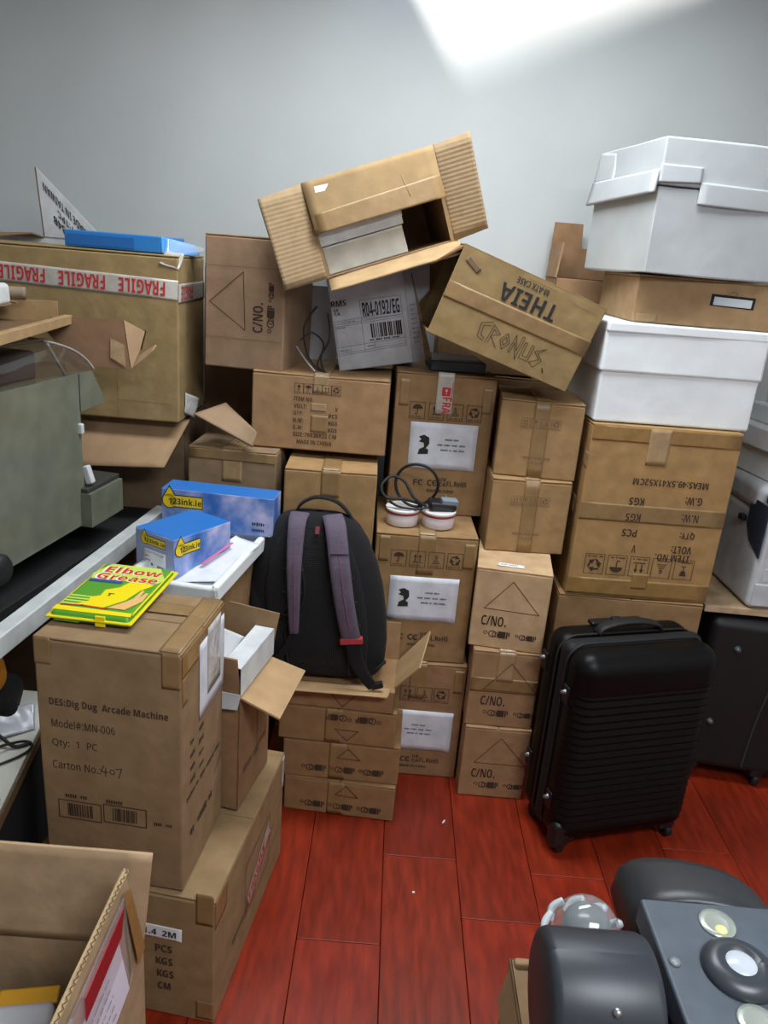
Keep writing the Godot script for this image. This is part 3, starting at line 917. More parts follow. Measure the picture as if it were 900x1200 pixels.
func upper_pile():
	# carton lying on its side, marks turned a quarter
	var a = carton("carton", "brown carton turned on its side, its triangle pointing left, beside the tilted open carton", "", [-0.423, 1.2475, -2.445, 0.238, 0.373, 0.33, -7.5], card(164, 134, 106), "", 0)
	var i = Ink.new()
	i.path([Vector2(-0.104, 0.0), Vector2(-0.004, 0.088), Vector2(0.004, -0.074)], 0.0022, true)
	stamp(a, i, "F", M.brown_ink)
	i = Ink.new()
	i.text("C/NO.", 0.042, -0.035, 0.03, 0.085, 90)
	i.xf = Transform2D(PI / 2, Vector2(0.08, -0.07))
	chips(i, 0.0, 0.0)
	chips(i, 0.085, 0.0, 0.7)
	stamp(a, i)
	i = Ink.new()
	i.line(Vector2(-0.115, 0.1), Vector2(0.115, 0.103), 0.0012)
	i.line(Vector2(-0.115, -0.1), Vector2(0.115, -0.1), 0.0012)
	stamp(a, i, "F", M.faint_ink, "crease")
	# big tilted open carton with two white boxes inside
	var m = card(160, 132, 94)
	var inner = card(146, 112, 78)
	var ridge = worn(rgb8(154, 128, 94), 0.8, paper_noise, 2.0, flute_normal, 0.55)
	ridge.uv1_scale = Vector3.ONE * 5.5
	var t = thing("open_carton", "tilted open brown carton with spread flaps, highest on the pile, holding two white boxes", "box", Vector3(-0.056, 1.588, -2.458), Vector3(0.3, 8.3, 20.0))
	var s = Vector3(0.373, 0.256, 0.34)
	shell(t, s, "F", inner)
	var x = s.x / 2
	var z = s.z / 2
	part("flap", sheet(Vector3(-x - 0.125, 0.005, z + 0.06), Vector3(-x, 0.0, z), Vector3(-x, s.y, z), Vector3(-x - 0.125, s.y - 0.01, z + 0.05), 0.005, 0.010, 3.0), ridge, t)
	part("flap", sheet(Vector3(x, 0.0, z), Vector3(x + 0.095, 0.01, z + 0.035), Vector3(x + 0.1, s.y + 0.006, z + 0.035), Vector3(x, s.y, z), 0.005, 0.005, 2.0), ridge, t)
	var tf = part("flap", sheet(Vector3(-x, s.y - 0.135, z + 0.022), Vector3(x, s.y - 0.135, z + 0.022), Vector3(x, s.y, z + 0.002), Vector3(-x, s.y, z + 0.002), 0.005, 0.005, 1.6), m, t)
	part("tape", sheet(Vector3(-x + 0.01, s.y - 0.136, z + 0.0275), Vector3(x - 0.002, s.y - 0.136, z + 0.0275), Vector3(x - 0.002, s.y - 0.075, z + 0.019), Vector3(-x + 0.01, s.y - 0.085, z + 0.0205), 0.0006, 0.004, 1.6), M.tape_dull, tf)
	part("sticker", rbox(Vector3(0.042, 0.016, 0.001), 0.0004), M.label_paper, tf, Transform3D(Basis(Vector3(1, 0, 0), -0.14) * Basis(Vector3(0, 0, 1), -0.06), Vector3(-0.135, s.y - 0.034, z + 0.0125)))
	for k in 3:
		var cx = -x + 0.07 + k * 0.1
		part("crease", tube([Vector3(cx, s.y - 0.05, z + 0.0135), Vector3(cx + 0.008, s.y - 0.11, z + 0.0225)], 0.0012, 5), m, tf)
	part("flap", sheet(Vector3(-x, 0.0, z), Vector3(x + 0.01, 0.0, z), Vector3(x + 0.02, -0.028, z + 0.11), Vector3(-x - 0.005, -0.022, z + 0.11), 0.006, 0.004, 1.6), card(178, 148, 108), t)
	part("tape", rbox(Vector3(0.008, s.y, 0.002), 0.0008), M.tape_dull, t, Transform3D(Basis(), Vector3(-x + 0.002, 0, z + 0.003)))
	part("tape", rbox(Vector3(0.012, s.y, 0.002), 0.0008), M.tape_dull, t, Transform3D(Basis(), Vector3(x - 0.004, 0, z + 0.003)))
	var tx = t.transform
	for k in 2:
		var wb = thing("white_box", ["shallow white box inside the tilted open carton, upper of two", "thicker white box inside the tilted open carton, lower of two"][k], "box", tx * Vector3(-0.061, [0.0845, 0.006][k], z - 0.115 - [0.002, 0.012][k]), Vector3(0.3, 8.3, 20.0), "white boxes inside the open carton")
		var hh = [0.042, 0.076][k]
		part("tray", rbox(Vector3([0.245, 0.236][k], hh - 0.002, 0.2), 0.003), M.white_card if k == 0 else M.cream_card, wb)
		part("lid", rbox(Vector3([0.249, 0.236][k], [0.022, 0.006][k], 0.204), 0.003), M.white_card, wb, Transform3D(Basis(), Vector3(0, hh - [0.022, 0.006][k], 0)))
	# grey-white labelled box leaning below it
	t = thing("white_box", "tilted grey-white box with a barcode label, between the pile's two tilted cartons", "box", Vector3(-0.054, 1.27, -2.452), Vector3(-0.3, -0.2, 11.7))
	s = Vector3(0.229, 0.282, 0.13)
	shell(t, s, "R", M.grey_card, 0.004)
	x = s.x / 2
	z = s.z / 2
	part("fold", slab(Vector3(x - 0.001, 0, z - 0.004), Vector3(x + 0.04, 0.002, z - 0.03), Vector3(x + 0.02, s.y, z - 0.03), Vector3(x - 0.001, s.y, z - 0.004), 0.004), M.grey_card, t)
	part("torn_edge", sheet(Vector3(x + 0.04, -0.004, z - 0.03), Vector3(x + 0.06, 0.0, z - 0.028), Vector3(x + 0.026, s.y * 0.92, z - 0.03), Vector3(x + 0.02, s.y * 0.92, z - 0.03), 0.005, 0.012, 4.0), card(150, 120, 90), t)
	part("flap", sheet(Vector3(x + 0.02, s.y * 0.55, z - 0.05), Vector3(x + 0.075, s.y * 0.72, z - 0.06), Vector3(x + 0.085, s.y, z - 0.06), Vector3(x + 0.01, s.y, z - 0.05), 0.004, 0.003, 1.0), M.grey_card, t)
	i = Ink.new()
	i.text("RMS", -0.088, 0.060, 0.017, 0.046)
	i.text("UK", -0.098, 0.041, 0.008, 0.014)
	i.text("CA", -0.096, 0.030, 0.009, 0.018)
	i.text("R04-0192/EG", 0.037, 0.033, 0.042, 0.112)
	i.barcode(0.045, -0.031, 0.092, 0.042, 7)
	i.words(0.04, -0.058, 0.096, 0.006, 8)
	stamp(t, i, "F", M.black_ink)
	i = Ink.new()
	i.frame(0.037, 0.034, 0.124, 0.056, 0.0012)
	for yy in [0.012, 0.002, -0.004, -0.066, -0.084, -0.09]:
		i.line(Vector2(-0.108, yy - 0.004), Vector2(0.1, yy + 0.004), 0.001)
	i.line(Vector2(-0.026, 0.006), Vector2(-0.026, -0.09), 0.001)
	i.line(Vector2(0.006, -0.062), Vector2(0.006, -0.084), 0.001)
	i.line(Vector2(-0.108, 0.01), Vector2(-0.108, -0.1), 0.001)
	i.line(Vector2(0.1, 0.006), Vector2(0.1, -0.09), 0.001)
	i.words(-0.09, -0.012, 0.03, 0.004, 4)
	i.words(-0.085, -0.08, 0.035, 0.004, 5)
	i.words(-0.005, -0.075, 0.025, 0.004, 6)
	i.words(-0.07, 0.004, 0.06, 0.003, 7)
	stamp(t, i, "F", M.grey_ink)
	i = Ink.new()
	for k in 9:
		i.words(0, 0.03 - 0.014 * k, 0.022, 0.004, k)
	part("printed_mark", i.st.commit(), M.grey_ink, t, Transform3D(Basis(Vector3(0, 1, 0), 0.56), Vector3(x + 0.019, s.y / 2, z - 0.012)))
	# long tilted carton, open at its left end
	m = card(156, 130, 88)
	t = thing("open_carton", "long tilted brown carton with big dark lettering, open left end, on small taped cartons", "box", Vector3(0.280, 1.340, -2.339), Vector3(1.1, 3.6, -18.7))
	s = Vector3(0.436, 0.252, 0.30)
	shell(t, s, "L", m)
	x = s.x / 2
	z = s.z / 2
	part("flap", slab(Vector3(-x, 0, -z), Vector3(-x, s.y - 0.03, -z), Vector3(-x - 0.065, s.y - 0.11, -z + 0.02), Vector3(-x - 0.065, 0.02, -z + 0.02)), inner, t)
	part("flap", slab(Vector3(-x, s.y - 0.006, -z), Vector3(-x, s.y - 0.006, z - 0.002), Vector3(-x - 0.062, s.y - 0.082, z - 0.03), Vector3(-x - 0.062, s.y - 0.082, -z)), inner, t)
	strip(t, "F", 0.0, 0.004, 0.434, 0.046, M.tape_dull, "tape", 0.6)
	strip(t, "R", 0.0, 0.004, 0.3, 0.046, M.tape_dull, "tape")
	strip(t, "F", -0.175, 0.085, 0.05, 0.016, M.faint_ink, "tape_scrap", -25, 0.0014)
	i = Ink.new()
	i.xf = Transform2D(PI, Vector2.ZERO)
	i.text("THEIA", -0.006, -0.055, 0.046, 0.172)
	i.text("M-ATX CASE", -0.0, -0.098, 0.017, 0.096)
	stamp(t, i, "F", M.black_ink)
	i = Ink.new()
	cronus(i, Vector2(-0.092, -0.066), 0.205, 0.046)
	i.line(Vector2(0.124, -0.092), Vector2(0.13, -0.1), 0.004)
	stamp(t, i)
	i = Ink.new()
	i.path([Vector2(-0.02, 0.112), Vector2(0.07, 0.112)], 0.0012)
	i.path([Vector2(0.12, 0.1), Vector2(0.2, 0.098)], 0.0012)
	stamp(t, i, "F", M.faint_ink, "crease")
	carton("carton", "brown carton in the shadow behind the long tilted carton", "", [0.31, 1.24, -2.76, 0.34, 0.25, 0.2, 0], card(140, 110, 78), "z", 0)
	# flat dark case under its low end, and the stuff in the gap
	single("dark_box", "flat dark grey case lying under the long tilted carton", "case", rbox(Vector3(0.17, 0.032, 0.2), 0.004), mat(rgb8(52, 54, 60), 0.5), Vector3(0.19, 1.276, -2.47), Vector3(0, 4, 0))
	single("grey_box", "pale grey box deep in the gap beside the turned carton", "box", rbox(Vector3(0.10, 0.24, 0.08), 0.004), M.grey_card, Vector3(-0.245, 1.248, -2.64), Vector3(0, 2, 0))
	var cb = thing("cable", "thin black cables bunched in the gap left of the barcode box", "cable")
	part("wire", tube(smooth([Vector3(-0.24, 1.44, -2.34), Vector3(-0.275, 1.38, -2.33), Vector3(-0.262, 1.3, -2.33), Vector3(-0.225, 1.257, -2.32), Vector3(-0.2, 1.253, -2.3)]), 0.003, 6), M.black_rubber, cb)
	part("wire", tube(smooth([Vector3(-0.21, 1.42, -2.37), Vector3(-0.2, 1.35, -2.36), Vector3(-0.222, 1.29, -2.35), Vector3(-0.21, 1.252, -2.34)]), 0.003, 6), M.black_rubber, cb)
	part("wire", tube(smooth([Vector3(-0.283, 1.34, -2.31), Vector3(-0.25, 1.365, -2.32), Vector3(-0.215, 1.33, -2.34), Vector3(-0.23, 1.27, -2.33), Vector3(-0.205, 1.253, -2.32)]), 0.0025, 6), M.black_rubber, cb)
	part("wire", tube(smooth([Vector3(-0.29, 1.325, -2.29), Vector3(-0.262, 1.285, -2.3), Vector3(-0.232, 1.253, -2.3)]), 0.003, 6), M.silver, cb)

func cronus(i: Ink, o: Vector2, w: float, h: float):   # angular outline lettering, each letter a double line
	var s = w / 6.0
	var sets = [
		[[Vector2(1.0, 1.2), Vector2(0.1, .9), Vector2(0.2, 0.1), Vector2(0.8, -0.05)], [Vector2(0.95, 0.95), Vector2(0.35, .8), Vector2(0.45, 0.25), Vector2(0.85, 0.1)]],
		[[Vector2(0.0, 0), Vector2(0.15, 1.1), Vector2(0.95, 0.75), Vector2(0.25, 0.45), Vector2(1.0, -0.1)], [Vector2(0.2, 0.0), Vector2(0.3, 0.85), Vector2(0.65, 0.72)]],
		[[Vector2(0.5, 1.0), Vector2(0.05, 0.5), Vector2(0.5, 0.0), Vector2(0.95, 0.5), Vector2(0.5, 1.0)], [Vector2(0.5, 0.75), Vector2(0.27, 0.5), Vector2(0.5, 0.25), Vector2(0.73, 0.5), Vector2(0.5, 0.75)]],
		[[Vector2(0.05, 0.05), Vector2(0.2, 1.15), Vector2(0.7, 0.3), Vector2(0.75, 1.2), Vector2(0.95, 1.2), Vector2(0.85, -0.2), Vector2(0.3, 0.7), Vector2(0.22, 0.05), Vector2(0.05, 0.05)]],
		[[Vector2(0.1, 1.0), Vector2(0.1, 0.0), Vector2(0.9, 0.0), Vector2(0.95, 1.0), Vector2(0.75, 1.0), Vector2(0.72, 0.2), Vector2(0.3, 0.2), Vector2(0.3, 1.0), Vector2(0.1, 1.0)]],
		[[Vector2(1.0, 1.15), Vector2(0.15, 0.75), Vector2(0.75, 0.4), Vector2(0.05, 0.05), Vector2(0.55, -0.15), Vector2(1.0, 0.4), Vector2(0.45, 0.72), Vector2(1.0, 1.15)]]]
	for k in 6:
		for ln in sets[k]:
			var p = []
			for v in ln:
				p.append(o + Vector2((k + v.x * 0.98) * s, v.y * h - h / 2 + 0.004 - 0.0014 * k))
			i.path(p, 0.0018)

func left_back():
	# wide carton with FRAGILE tape
	var m = card(166, 140, 96)
	var a = carton("carton", "large olive-brown carton with white and red warning tape, left of the turned carton", "", [-0.95, 1.076, -2.4, 0.645, 0.475, 0.3, 0.2], m, "x", 0)
	strip(a, "F", 0.0, 0.1535, 0.645, 0.054, M.white_tape, "tape", -1.6)
	strip(a, "R", 0.0, 0.135, 0.3, 0.054, M.white_tape, "tape", 0)
	var i = Ink.new()
	for k in 4:
		var cx = 0.24 - 0.17 * k
		i.xf = Transform2D(PI - 0.028, Vector2(cx - 0.02, 0.1535 - (cx - 0.02) * 0.028))
		i.text("FRAGILE", 0, 0, 0.038, 0.132)
	i.xf = Transform2D()
	stamp(a, i, "F", M.red_ink, "printed_mark", 0.0026)
	i = Ink.new()
	i.xf = Transform2D(PI, Vector2(-0.06, 0.135))
	i.text("FRAGILE", 0, 0, 0.038, 0.132)
	stamp(a, i, "R", M.red_ink, "printed_mark", 0.0026)
	i = Ink.new()
	i.line(Vector2(0.14, -0.18), Vector2(0.3, -0.185), 0.0012)
	i.line(Vector2(0.14, -0.23), Vector2(0.142, 0.08), 0.001)
	stamp(a, i, "F", M.faint_ink, "crease")
	part("torn_corner", sheet(Vector3(0.27, 0.45, 0.152), Vector3(0.325, 0.44, 0.152), Vector3(0.335, 0.482, 0.13), Vector3(0.28, 0.484, 0.13), 0.002, 0.012, 5.0, 8, 8), M.clear_tape, a)
	part("loose_tape", sheet(Vector3(0.325, 0.02, 0.10), Vector3(0.345, 0.0, 0.06), Vector3(0.36, 0.06, 0.05), Vector3(0.33, 0.08, 0.09), 0.001, 0.02, 5.0, 8, 8), M.clear_tape, a)
	# open white carton behind it with one flap standing up
	var t = thing("open_carton", "white carton behind the warning-taped carton, one printed flap standing up", "box", Vector3(-1.16, 1.08, -2.71), Vector3(0, 0, 0))
	shell(t, Vector3(0.42, 0.49, 0.2), "T", M.white_card)
	var fa = Vector3(-0.012, 0.695, 0.10)
	var fd = Vector3(0.004, 0.49, 0.10)
	var fb = Vector3(0.19, 0.492, 0.10)
	var fl = part("flap", slab(fd, fb, fb + Vector3(-0.004, 0.012, 0), fa, 0.004), M.white_card, t)
	part("flap_edge", slab(fd + Vector3(-0.004, 0, 0), fd, fa, fa + Vector3(-0.004, 0, 0), 0.005), card(120, 100, 80), t)
	part("flap", slab(Vector3(-0.2, 0.49, 0.10), Vector3(0.0, 0.49, 0.10), Vector3(-0.01, 0.5, 0.16), Vector3(-0.15, 0.478, 0.17), 0.004), card(150, 120, 88), t)
	var e1 = (fb - fa).normalized()
	var up = (fa - fd).normalized()
	i = Ink.new()
	i.xf = Transform2D(PI, Vector2(0.085, -0.045))
	i.text("MADE IN TAIWAN", -0.02, -0.026, 0.025, 0.19)
	i.text("QTY:1PC", -0.035, 0.010, 0.025, 0.11)
	i.text("9334B", 0.0, 0.046, 0.025, 0.085)
	part("printed_mark", i.st.commit(), M.black_ink, fl, Transform3D(Basis(e1, up, Vector3(0, 0, 1)), fa + Vector3(0.012, -0.028, 0.006)))
	# blue carton on top of the FRAGILE carton, its end in clear film
	t = thing("blue_box", "flat blue box in clear film lying on the warning-taped carton", "box", Vector3(-0.835, 1.5525, -2.44), Vector3(0, -4, 0))
	part("body", rbox(Vector3(0.29, 0.046, 0.2), 0.004), mat(rgb8(40, 122, 196), 0.4), t)
	part("front_panel", rbox(Vector3(0.2, 0.03, 0.002), 0.0008), mat(rgb8(28, 98, 172), 0.4), t, Transform3D(Basis(), Vector3(-0.035, 0.006, 0.101)))
	part("end_flap", sheet(Vector3(0.145, 0.0, 0.1), Vector3(0.235, 0.0, 0.03), Vector3(0.2, 0.03, -0.05), Vector3(0.145, 0.046, 0.1), 0.002, 0.008, 3.0), mat(rgb8(70, 150, 215), 0.3), t)
	part("film", sheet(Vector3(0.16, 0.0, 0.11), Vector3(0.25, 0.005, 0.06), Vector3(0.235, 0.02, -0.04), Vector3(0.16, 0.045, 0.09), 0.001, 0.02, 4.0), M.film, t)
	# open carton below, one flap hanging towards the viewer
	t = thing("open_carton", "tall grey-brown carton under the warning-taped carton, one flap hanging out in front", "box", Vector3(-0.96, 0, -2.46), Vector3(0, 0, 0))
	shell(t, Vector3(0.66, 1.07, 0.26), "", card(132, 108, 84))
	part("flap", sheet(Vector3(-0.2, 0.93, 0.30), Vector3(0.305, 0.95, 0.27), Vector3(0.345, 1.068, 0.13), Vector3(-0.2, 1.062, 0.13), 0.005, 0.004, 1.0), card(170, 138, 104), t)
	# loose flap poking out beside the wide carton
	single("cardboard_piece", "loose bent cardboard sheet poking out left of the wide marked carton", "cardboard", sheet(Vector3(-0.568, 1.118, -2.19), Vector3(-0.394, 1.036, -2.185), Vector3(-0.385, 1.075, -2.2), Vector3(-0.50, 1.135, -2.3), 0.005, 0.004, 1.0), card(160, 132, 104))

func machine():
	var t = thing("laser_machine", "grey industrial machine with smoked curved lid at the left edge", "machine", Vector3(-0.82, 0, -1.84), Vector3(0, -8.5, 0))
	# local x points into the room, -z runs towards the back wall
	var P = func(s, y): return Vector2(s, y)
	var side = [P.call(-1.25, 0.84), P.call(-1.25, 1.252), P.call(0.118, 1.251), P.call(0.185, 1.249), P.call(0.25, 1.158), P.call(0.118, 1.152), P.call(0.119, 1.02), P.call(0.123, 0.845)]
	var rotm = Basis(Vector3(0, 0, -1), Vector3(0, 1, 0), Vector3(1, 0, 0))   # outline x -> local -z, depth -> local +x
	part("side_cover", prism(side, 0.03), M.machine, t, Transform3D(rotm, Vector3(-0.03, 0, 0)))
	part("cover_fold", rbox(Vector3(0.004, 0.098, 0.003), 0.001), M.machine_dark, t, Transform3D(Basis(), Vector3(0.0, 1.153, -0.118)))
	part("lower_housing", prism([P.call(0.10, 0.842), P.call(0.27, 0.842), P.call(0.27, 0.935), P.call(0.10, 0.935)], 0.34), M.machine, t, Transform3D(rotm, Vector3(-0.31, 0, 0)))
	part("housing_top", rbox(Vector3(0.32, 0.014, 0.17), 0.003), M.machine_dark, t, Transform3D(Basis(), Vector3(-0.14, 0.934, -0.188)))
	part("bed", rbox(Vector3(0.5, 0.32, 1.2), 0.01), M.black_hollow, t, Transform3D(Basis(), Vector3(-0.29, 0.86, 0.5)))
	part("rear_body", rbox(Vector3(0.28, 0.5, 1.3), 0.01), M.machine_dark, t, Transform3D(Basis(), Vector3(-0.60, 0.8, 0.5)))
	# smoked lid: a curved sheet with a rounded far end
	var st = begin()
	var prof = [Vector2(-0.004, 1.252), Vector2(-0.016, 1.275), Vector2(-0.03, 1.298), Vector2(-0.048, 1.316), Vector2(-0.075, 1.328), Vector2(-0.16, 1.338), Vector2(-0.4, 1.345)]
	var far = [0.2, 0.19, 0.165, 0.13, 0.095, 0.08, 0.07]
	for i in prof.size():
		for s in [far[i], 0.08, -0.2, -0.6, -1.2]:
			st.set_smooth_group(0)
			st.add_vertex(Vector3(prof[i].x, prof[i].y, -s))
	for i in prof.size() - 1:
		for k in 4:
			var q = i * 5 + k
			for v in [q, q + 5, q + 1, q + 1, q + 5, q + 6]:
				st.add_index(v)
	st.generate_normals()
	part("lid_glass", st.commit(), M.smoke, t)
	var edge = []
	for i in prof.size():
		edge.append(Vector3(prof[i].x, prof[i].y, -far[i]))
	part("lid_rim", tube(smooth(edge, 4), 0.0035, 6), mat(rgb8(140, 134, 126), 0.4), t)
	part("lid_edge", tube([Vector3(-0.075, 1.333, -0.1), Vector3(-0.075, 1.333, 1.2)], 0.004, 6), mat(rgb8(134, 128, 120), 0.4), t)
	part("lid_post", tube([Vector3(-0.014, 1.252, -0.08), Vector3(-0.062, 1.325, -0.085)], 0.004, 6), mat(rgb8(128, 122, 116), 0.4), t)
	part("inner_hood", rbox(Vector3(0.3, 0.07, 1.1), 0.01), mat(rgb8(70, 58, 52), 0.7), t, Transform3D(Basis(), Vector3(-0.22, 1.24, 0.5)))
	part("hinge_clip", rbox(Vector3(0.02, 0.028, 0.014), 0.004), M.rail, t, Transform3D(Basis(), Vector3(0.0, 1.095, -0.112)))
	part("hinge_clip", rbox(Vector3(0.02, 0.05, 0.02), 0.004), M.rail, t, Transform3D(Basis(Vector3(0, 0, 1), 0.3), Vector3(0.012, 0.955, -0.135)))
	part("black_knob", lathe([Vector2(0.0, 0.03), Vector2(0.03, 0.028), Vector2(0.038, 0.018), Vector2(0.038, 0.0), Vector2(0.0, -0.002)], 24), M.black_rubber, t, Transform3D(Basis(Vector3(0, 0, 1), -PI / 2), Vector3(0.0, 0.862, 0.268)))
	# stand: dark cross bed, legs
	part("stand_tray", rbox(Vector3(0.6, 0.03, 1.9), 0.004), M.black_hollow, t, Transform3D(Basis(), Vector3(-0.28, 0.74, 0.45)))
	for z in [-0.25, 1.0]:
		part("leg", rbox(Vector3(0.05, 0.74, 0.05), 0.005), mat(rgb8(74, 30, 28), 0.6), t, Transform3D(Basis(), Vector3(-0.05 if z < 0 else -0.3, 0, z)))
		part("leg", rbox(Vector3(0.05, 0.74, 0.05), 0.005), M.machine_dark, t, Transform3D(Basis(), Vector3(-0.55, 0, z)))
	var r = thing("support_rail", "long white metal rail in front of the grey machine's underside", "rail", Vector3(-0.757, 0, -1.76), Vector3(0, -5.6, 0))
	part("bar", rbox(Vector3(0.04, 0.05, 1.75), 0.004), M.rail, r, Transform3D(Basis(), Vector3(0.0, 0.735, 0.31)))
	part("end_cap", rbox(Vector3(0.036, 0.044, 0.01), 0.003), M.machine, r, Transform3D(Basis(), Vector3(0.0, 0.738, -0.568)))
	part("bracket", rbox(Vector3(0.05, 0.02, 0.03), 0.003), M.machine_dark, r, Transform3D(Basis(), Vector3(-0.045, 0.745, -0.3)))
	part("bracket", rbox(Vector3(0.05, 0.02, 0.03), 0.003), M.machine_dark, r, Transform3D(Basis(), Vector3(-0.045, 0.745, 0.62)))
	# things lying on the lid
	var m = card(170, 138, 98)
	var tr = thing("cardboard_tray", "open shallow brown cardboard tray lying on the grey machine's lid", "box", Vector3(-0.955, 1.362, -1.79), Vector3(0, 96.0, 0))
	part("bottom", rbox(Vector3(0.55, 0.004, 0.22), 0.001), card(120, 94, 68), tr)
	part("front_panel", rbox(Vector3(0.56, 0.024, 0.02), 0.002), m, tr, Transform3D(Basis(), Vector3(0, -0.002, 0.112)))
	part("back_panel", rbox(Vector3(0.55, 0.06, 0.005), 0.001), card(130, 100, 70), tr, Transform3D(Basis(), Vector3(0, 0, -0.11)))
	part("lid_panel", slab(Vector3(-0.27, 0.055, -0.108), Vector3(-0.27, 0.05, 0.02), Vector3(0.24, 0.046, 0.0), Vector3(0.25, 0.055, -0.108), 0.004), m, tr)
	part("side_panel", rbox(Vector3(0.005, 0.055, 0.2), 0.001), m, tr, Transform3D(Basis(Vector3(0, 1, 0), 0.2), Vector3(0.255, 0.0, -0.01)))
	part("flap", sheet(Vector3(0.14, 0.06, -0.105), Vector3(0.18, 0.06, -0.105), Vector3(0.185, 0.036, -0.03), Vector3(0.135, 0.04, -0.03), 0.004, 0.003, 1.0), m, tr)
	single("paper_roll", "rolled sheet of grey-brown card behind the cardboard tray on the machine", "card", tube(smooth([Vector3(-1.2, 1.436, -1.93), Vector3(-1.05, 1.436, -1.96), Vector3(-0.945, 1.436, -2.0)]), 0.016, 12), card(150, 134, 114))
	var wa = thing("white_device", "small white plastic device with a wire loop on the cardboard tray at the left edge", "device", Vector3(-0.975, 1.4175, -1.80), Vector3(0, 8, 2))
	part("body", rbox(Vector3(0.14, 0.05, 0.1), 0.012), M.rail, wa)
	part("wire_loop", tube(smooth([Vector3(-0.02, 0.048, 0.0), Vector3(0.02, 0.06, 0.0), Vector3(0.05, 0.055, 0.0), Vector3(0.055, 0.046, 0.0)]), 0.003, 6), M.silver, wa)
	# folded cardboard sleeve hanging over the lid's end
	var f = [Vector3(-0.96, 1.375, -2.06), Vector3(-0.734, 1.38, -2.1), Vector3(-0.717, 1.249, -2.1), Vector3(-0.85, 1.255, -2.07)]
	var sl = thing("cardboard_sleeve", "folded brown cardboard sleeve with a tape patch, over the machine lid's far end", "cardboard")
	part("front_panel", slab(f[3], f[2], f[1], f[0], 0.004), card(134, 102, 76), sl)
	part("end_flap", slab(f[2], Vector3(-0.70, 1.30, -2.125), Vector3(-0.684, 1.352, -2.12), f[1], 0.004), card(180, 146, 112), sl)
	part("end_flap", slab(f[2] + Vector3(0, 0, 0.002), Vector3(-0.664, 1.30, -2.13), Vector3(-0.66, 1.312, -2.15), Vector3(-0.705, 1.28, -2.14), 0.004), card(176, 144, 110), sl)
	part("back_panel", slab(Vector3(-0.70, 1.30, -2.15), Vector3(-0.68, 1.355, -2.13), Vector3(-0.93, 1.375, -2.13), Vector3(-0.93, 1.30, -2.14), 0.004), card(120, 90, 66), sl)
	var su = (f[1] - f[0])
	var sv = (f[3] - f[0])
	var sn = su.cross(sv).normalized()
	if sn.z < 0: sn = -sn
	var q4 = []
	for uv in [Vector2(0.70, 0.78), Vector2(0.93, 0.96), Vector2(0.97, 0.50), Vector2(0.80, 0.38)]:
		q4.append((f[0].lerp(f[1], uv.x)).lerp(f[3].lerp(f[2], uv.x), uv.y) + sn * 0.007)
	part("tape", slab(q4[0], q4[1], q4[2], q4[3], 0.0006), M.tape_light, sl)
	# low white worktop with odds and ends
	var d = thing("worktop", "low off-white worktop with brown edge at the left, below the machine", "table", Vector3(0, 0, 0))
	part("top", prism([Vector2(-1.5, 1.09), Vector2(-0.683, 1.09), Vector2(-0.775, 1.66), Vector2(-1.5, 1.66)], 0.022), mat(rgb8(208, 206, 196), 0.5), d, Transform3D(Basis(Vector3(1, 0, 0), Vector3(0, 0, -1), Vector3(0, 1, 0)), Vector3(0, 0.478, 0)))
	part("edge_band", slab(Vector3(-0.679, 0.477, -1.09), Vector3(-0.771, 0.477, -1.66), Vector3(-0.771, 0.501, -1.66), Vector3(-0.679, 0.501, -1.09), 0.004), mat(rgb8(110, 86, 62), 0.6), d)
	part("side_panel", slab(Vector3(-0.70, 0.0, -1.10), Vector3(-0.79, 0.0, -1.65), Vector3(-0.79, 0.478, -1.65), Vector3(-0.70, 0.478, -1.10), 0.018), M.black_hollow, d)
	part("leg", rbox(Vector3(0.04, 0.478, 0.04), 0.003), M.machine_dark, d, Transform3D(Basis(), Vector3(-0.95, 0, -1.55)))
	part("leg", rbox(Vector3(0.04, 0.478, 0.04), 0.003), M.machine_dark, d, Transform3D(Basis(), Vector3(-0.95, 0, -1.13)))
	var sp = thing("tape_roll", "dull orange tape roll standing on the white worktop at the left edge", "tape roll", Vector3(-0.895, 0.618, -1.55), Vector3(80, 30, 0))
	part("roll", lathe([Vector2(0.02, 0), Vector2(0.05, 0), Vector2(0.05, 0.05), Vector2(0.02, 0.05), Vector2(0.02, 0)]), mat(rgb8(196, 128, 36), 0.4), sp)
	single("black_pouch", "dark bundle of cables and a pouch on the white worktop", "pouch", rbox(Vector3(0.13, 0.07, 0.15), 0.03, Vector3i(8, 8, 8), dented(0.012, 1.5)), M.cloth, Vector3(-0.885, 0.5, -1.56), Vector3(0, 20, 0))
	var pb = single("plastic_packet", "small crinkled clear packet on the white worktop's edge", "packet", sheet(Vector3(-0.83, 0.506, -1.44), Vector3(-0.755, 0.51, -1.50), Vector3(-0.78, 0.54, -1.56), Vector3(-0.86, 0.54, -1.5), 0.002, 0.02, 3.0), mat(rgb8(170, 172, 180), 0.25))
	var cb = thing("cable", "thin black cables trailing over the white worktop", "cable")
	part("wire", tube(smooth([Vector3(-0.86, 0.506, -1.36), Vector3(-0.80, 0.52, -1.40), Vector3(-0.76, 0.507, -1.45), Vector3(-0.735, 0.505, -1.44), Vector3(-0.745, 0.505, -1.40), Vector3(-0.80, 0.505, -1.34)]), 0.003, 6), M.black_rubber, cb)
	part("wire", tube(smooth([Vector3(-0.88, 0.54, -1.42), Vector3(-0.82, 0.53, -1.44), Vector3(-0.77, 0.507, -1.43), Vector3(-0.742, 0.506, -1.45)]), 0.004, 6), M.black_rubber, cb)
	part("wire", tube(smooth([Vector3(-0.80, 0.505, -1.31), Vector3(-0.74, 0.505, -1.28), Vector3(-0.72, 0.505, -1.25), Vector3(-0.78, 0.505, -1.2)]), 0.002, 6), M.black_rubber, cb)

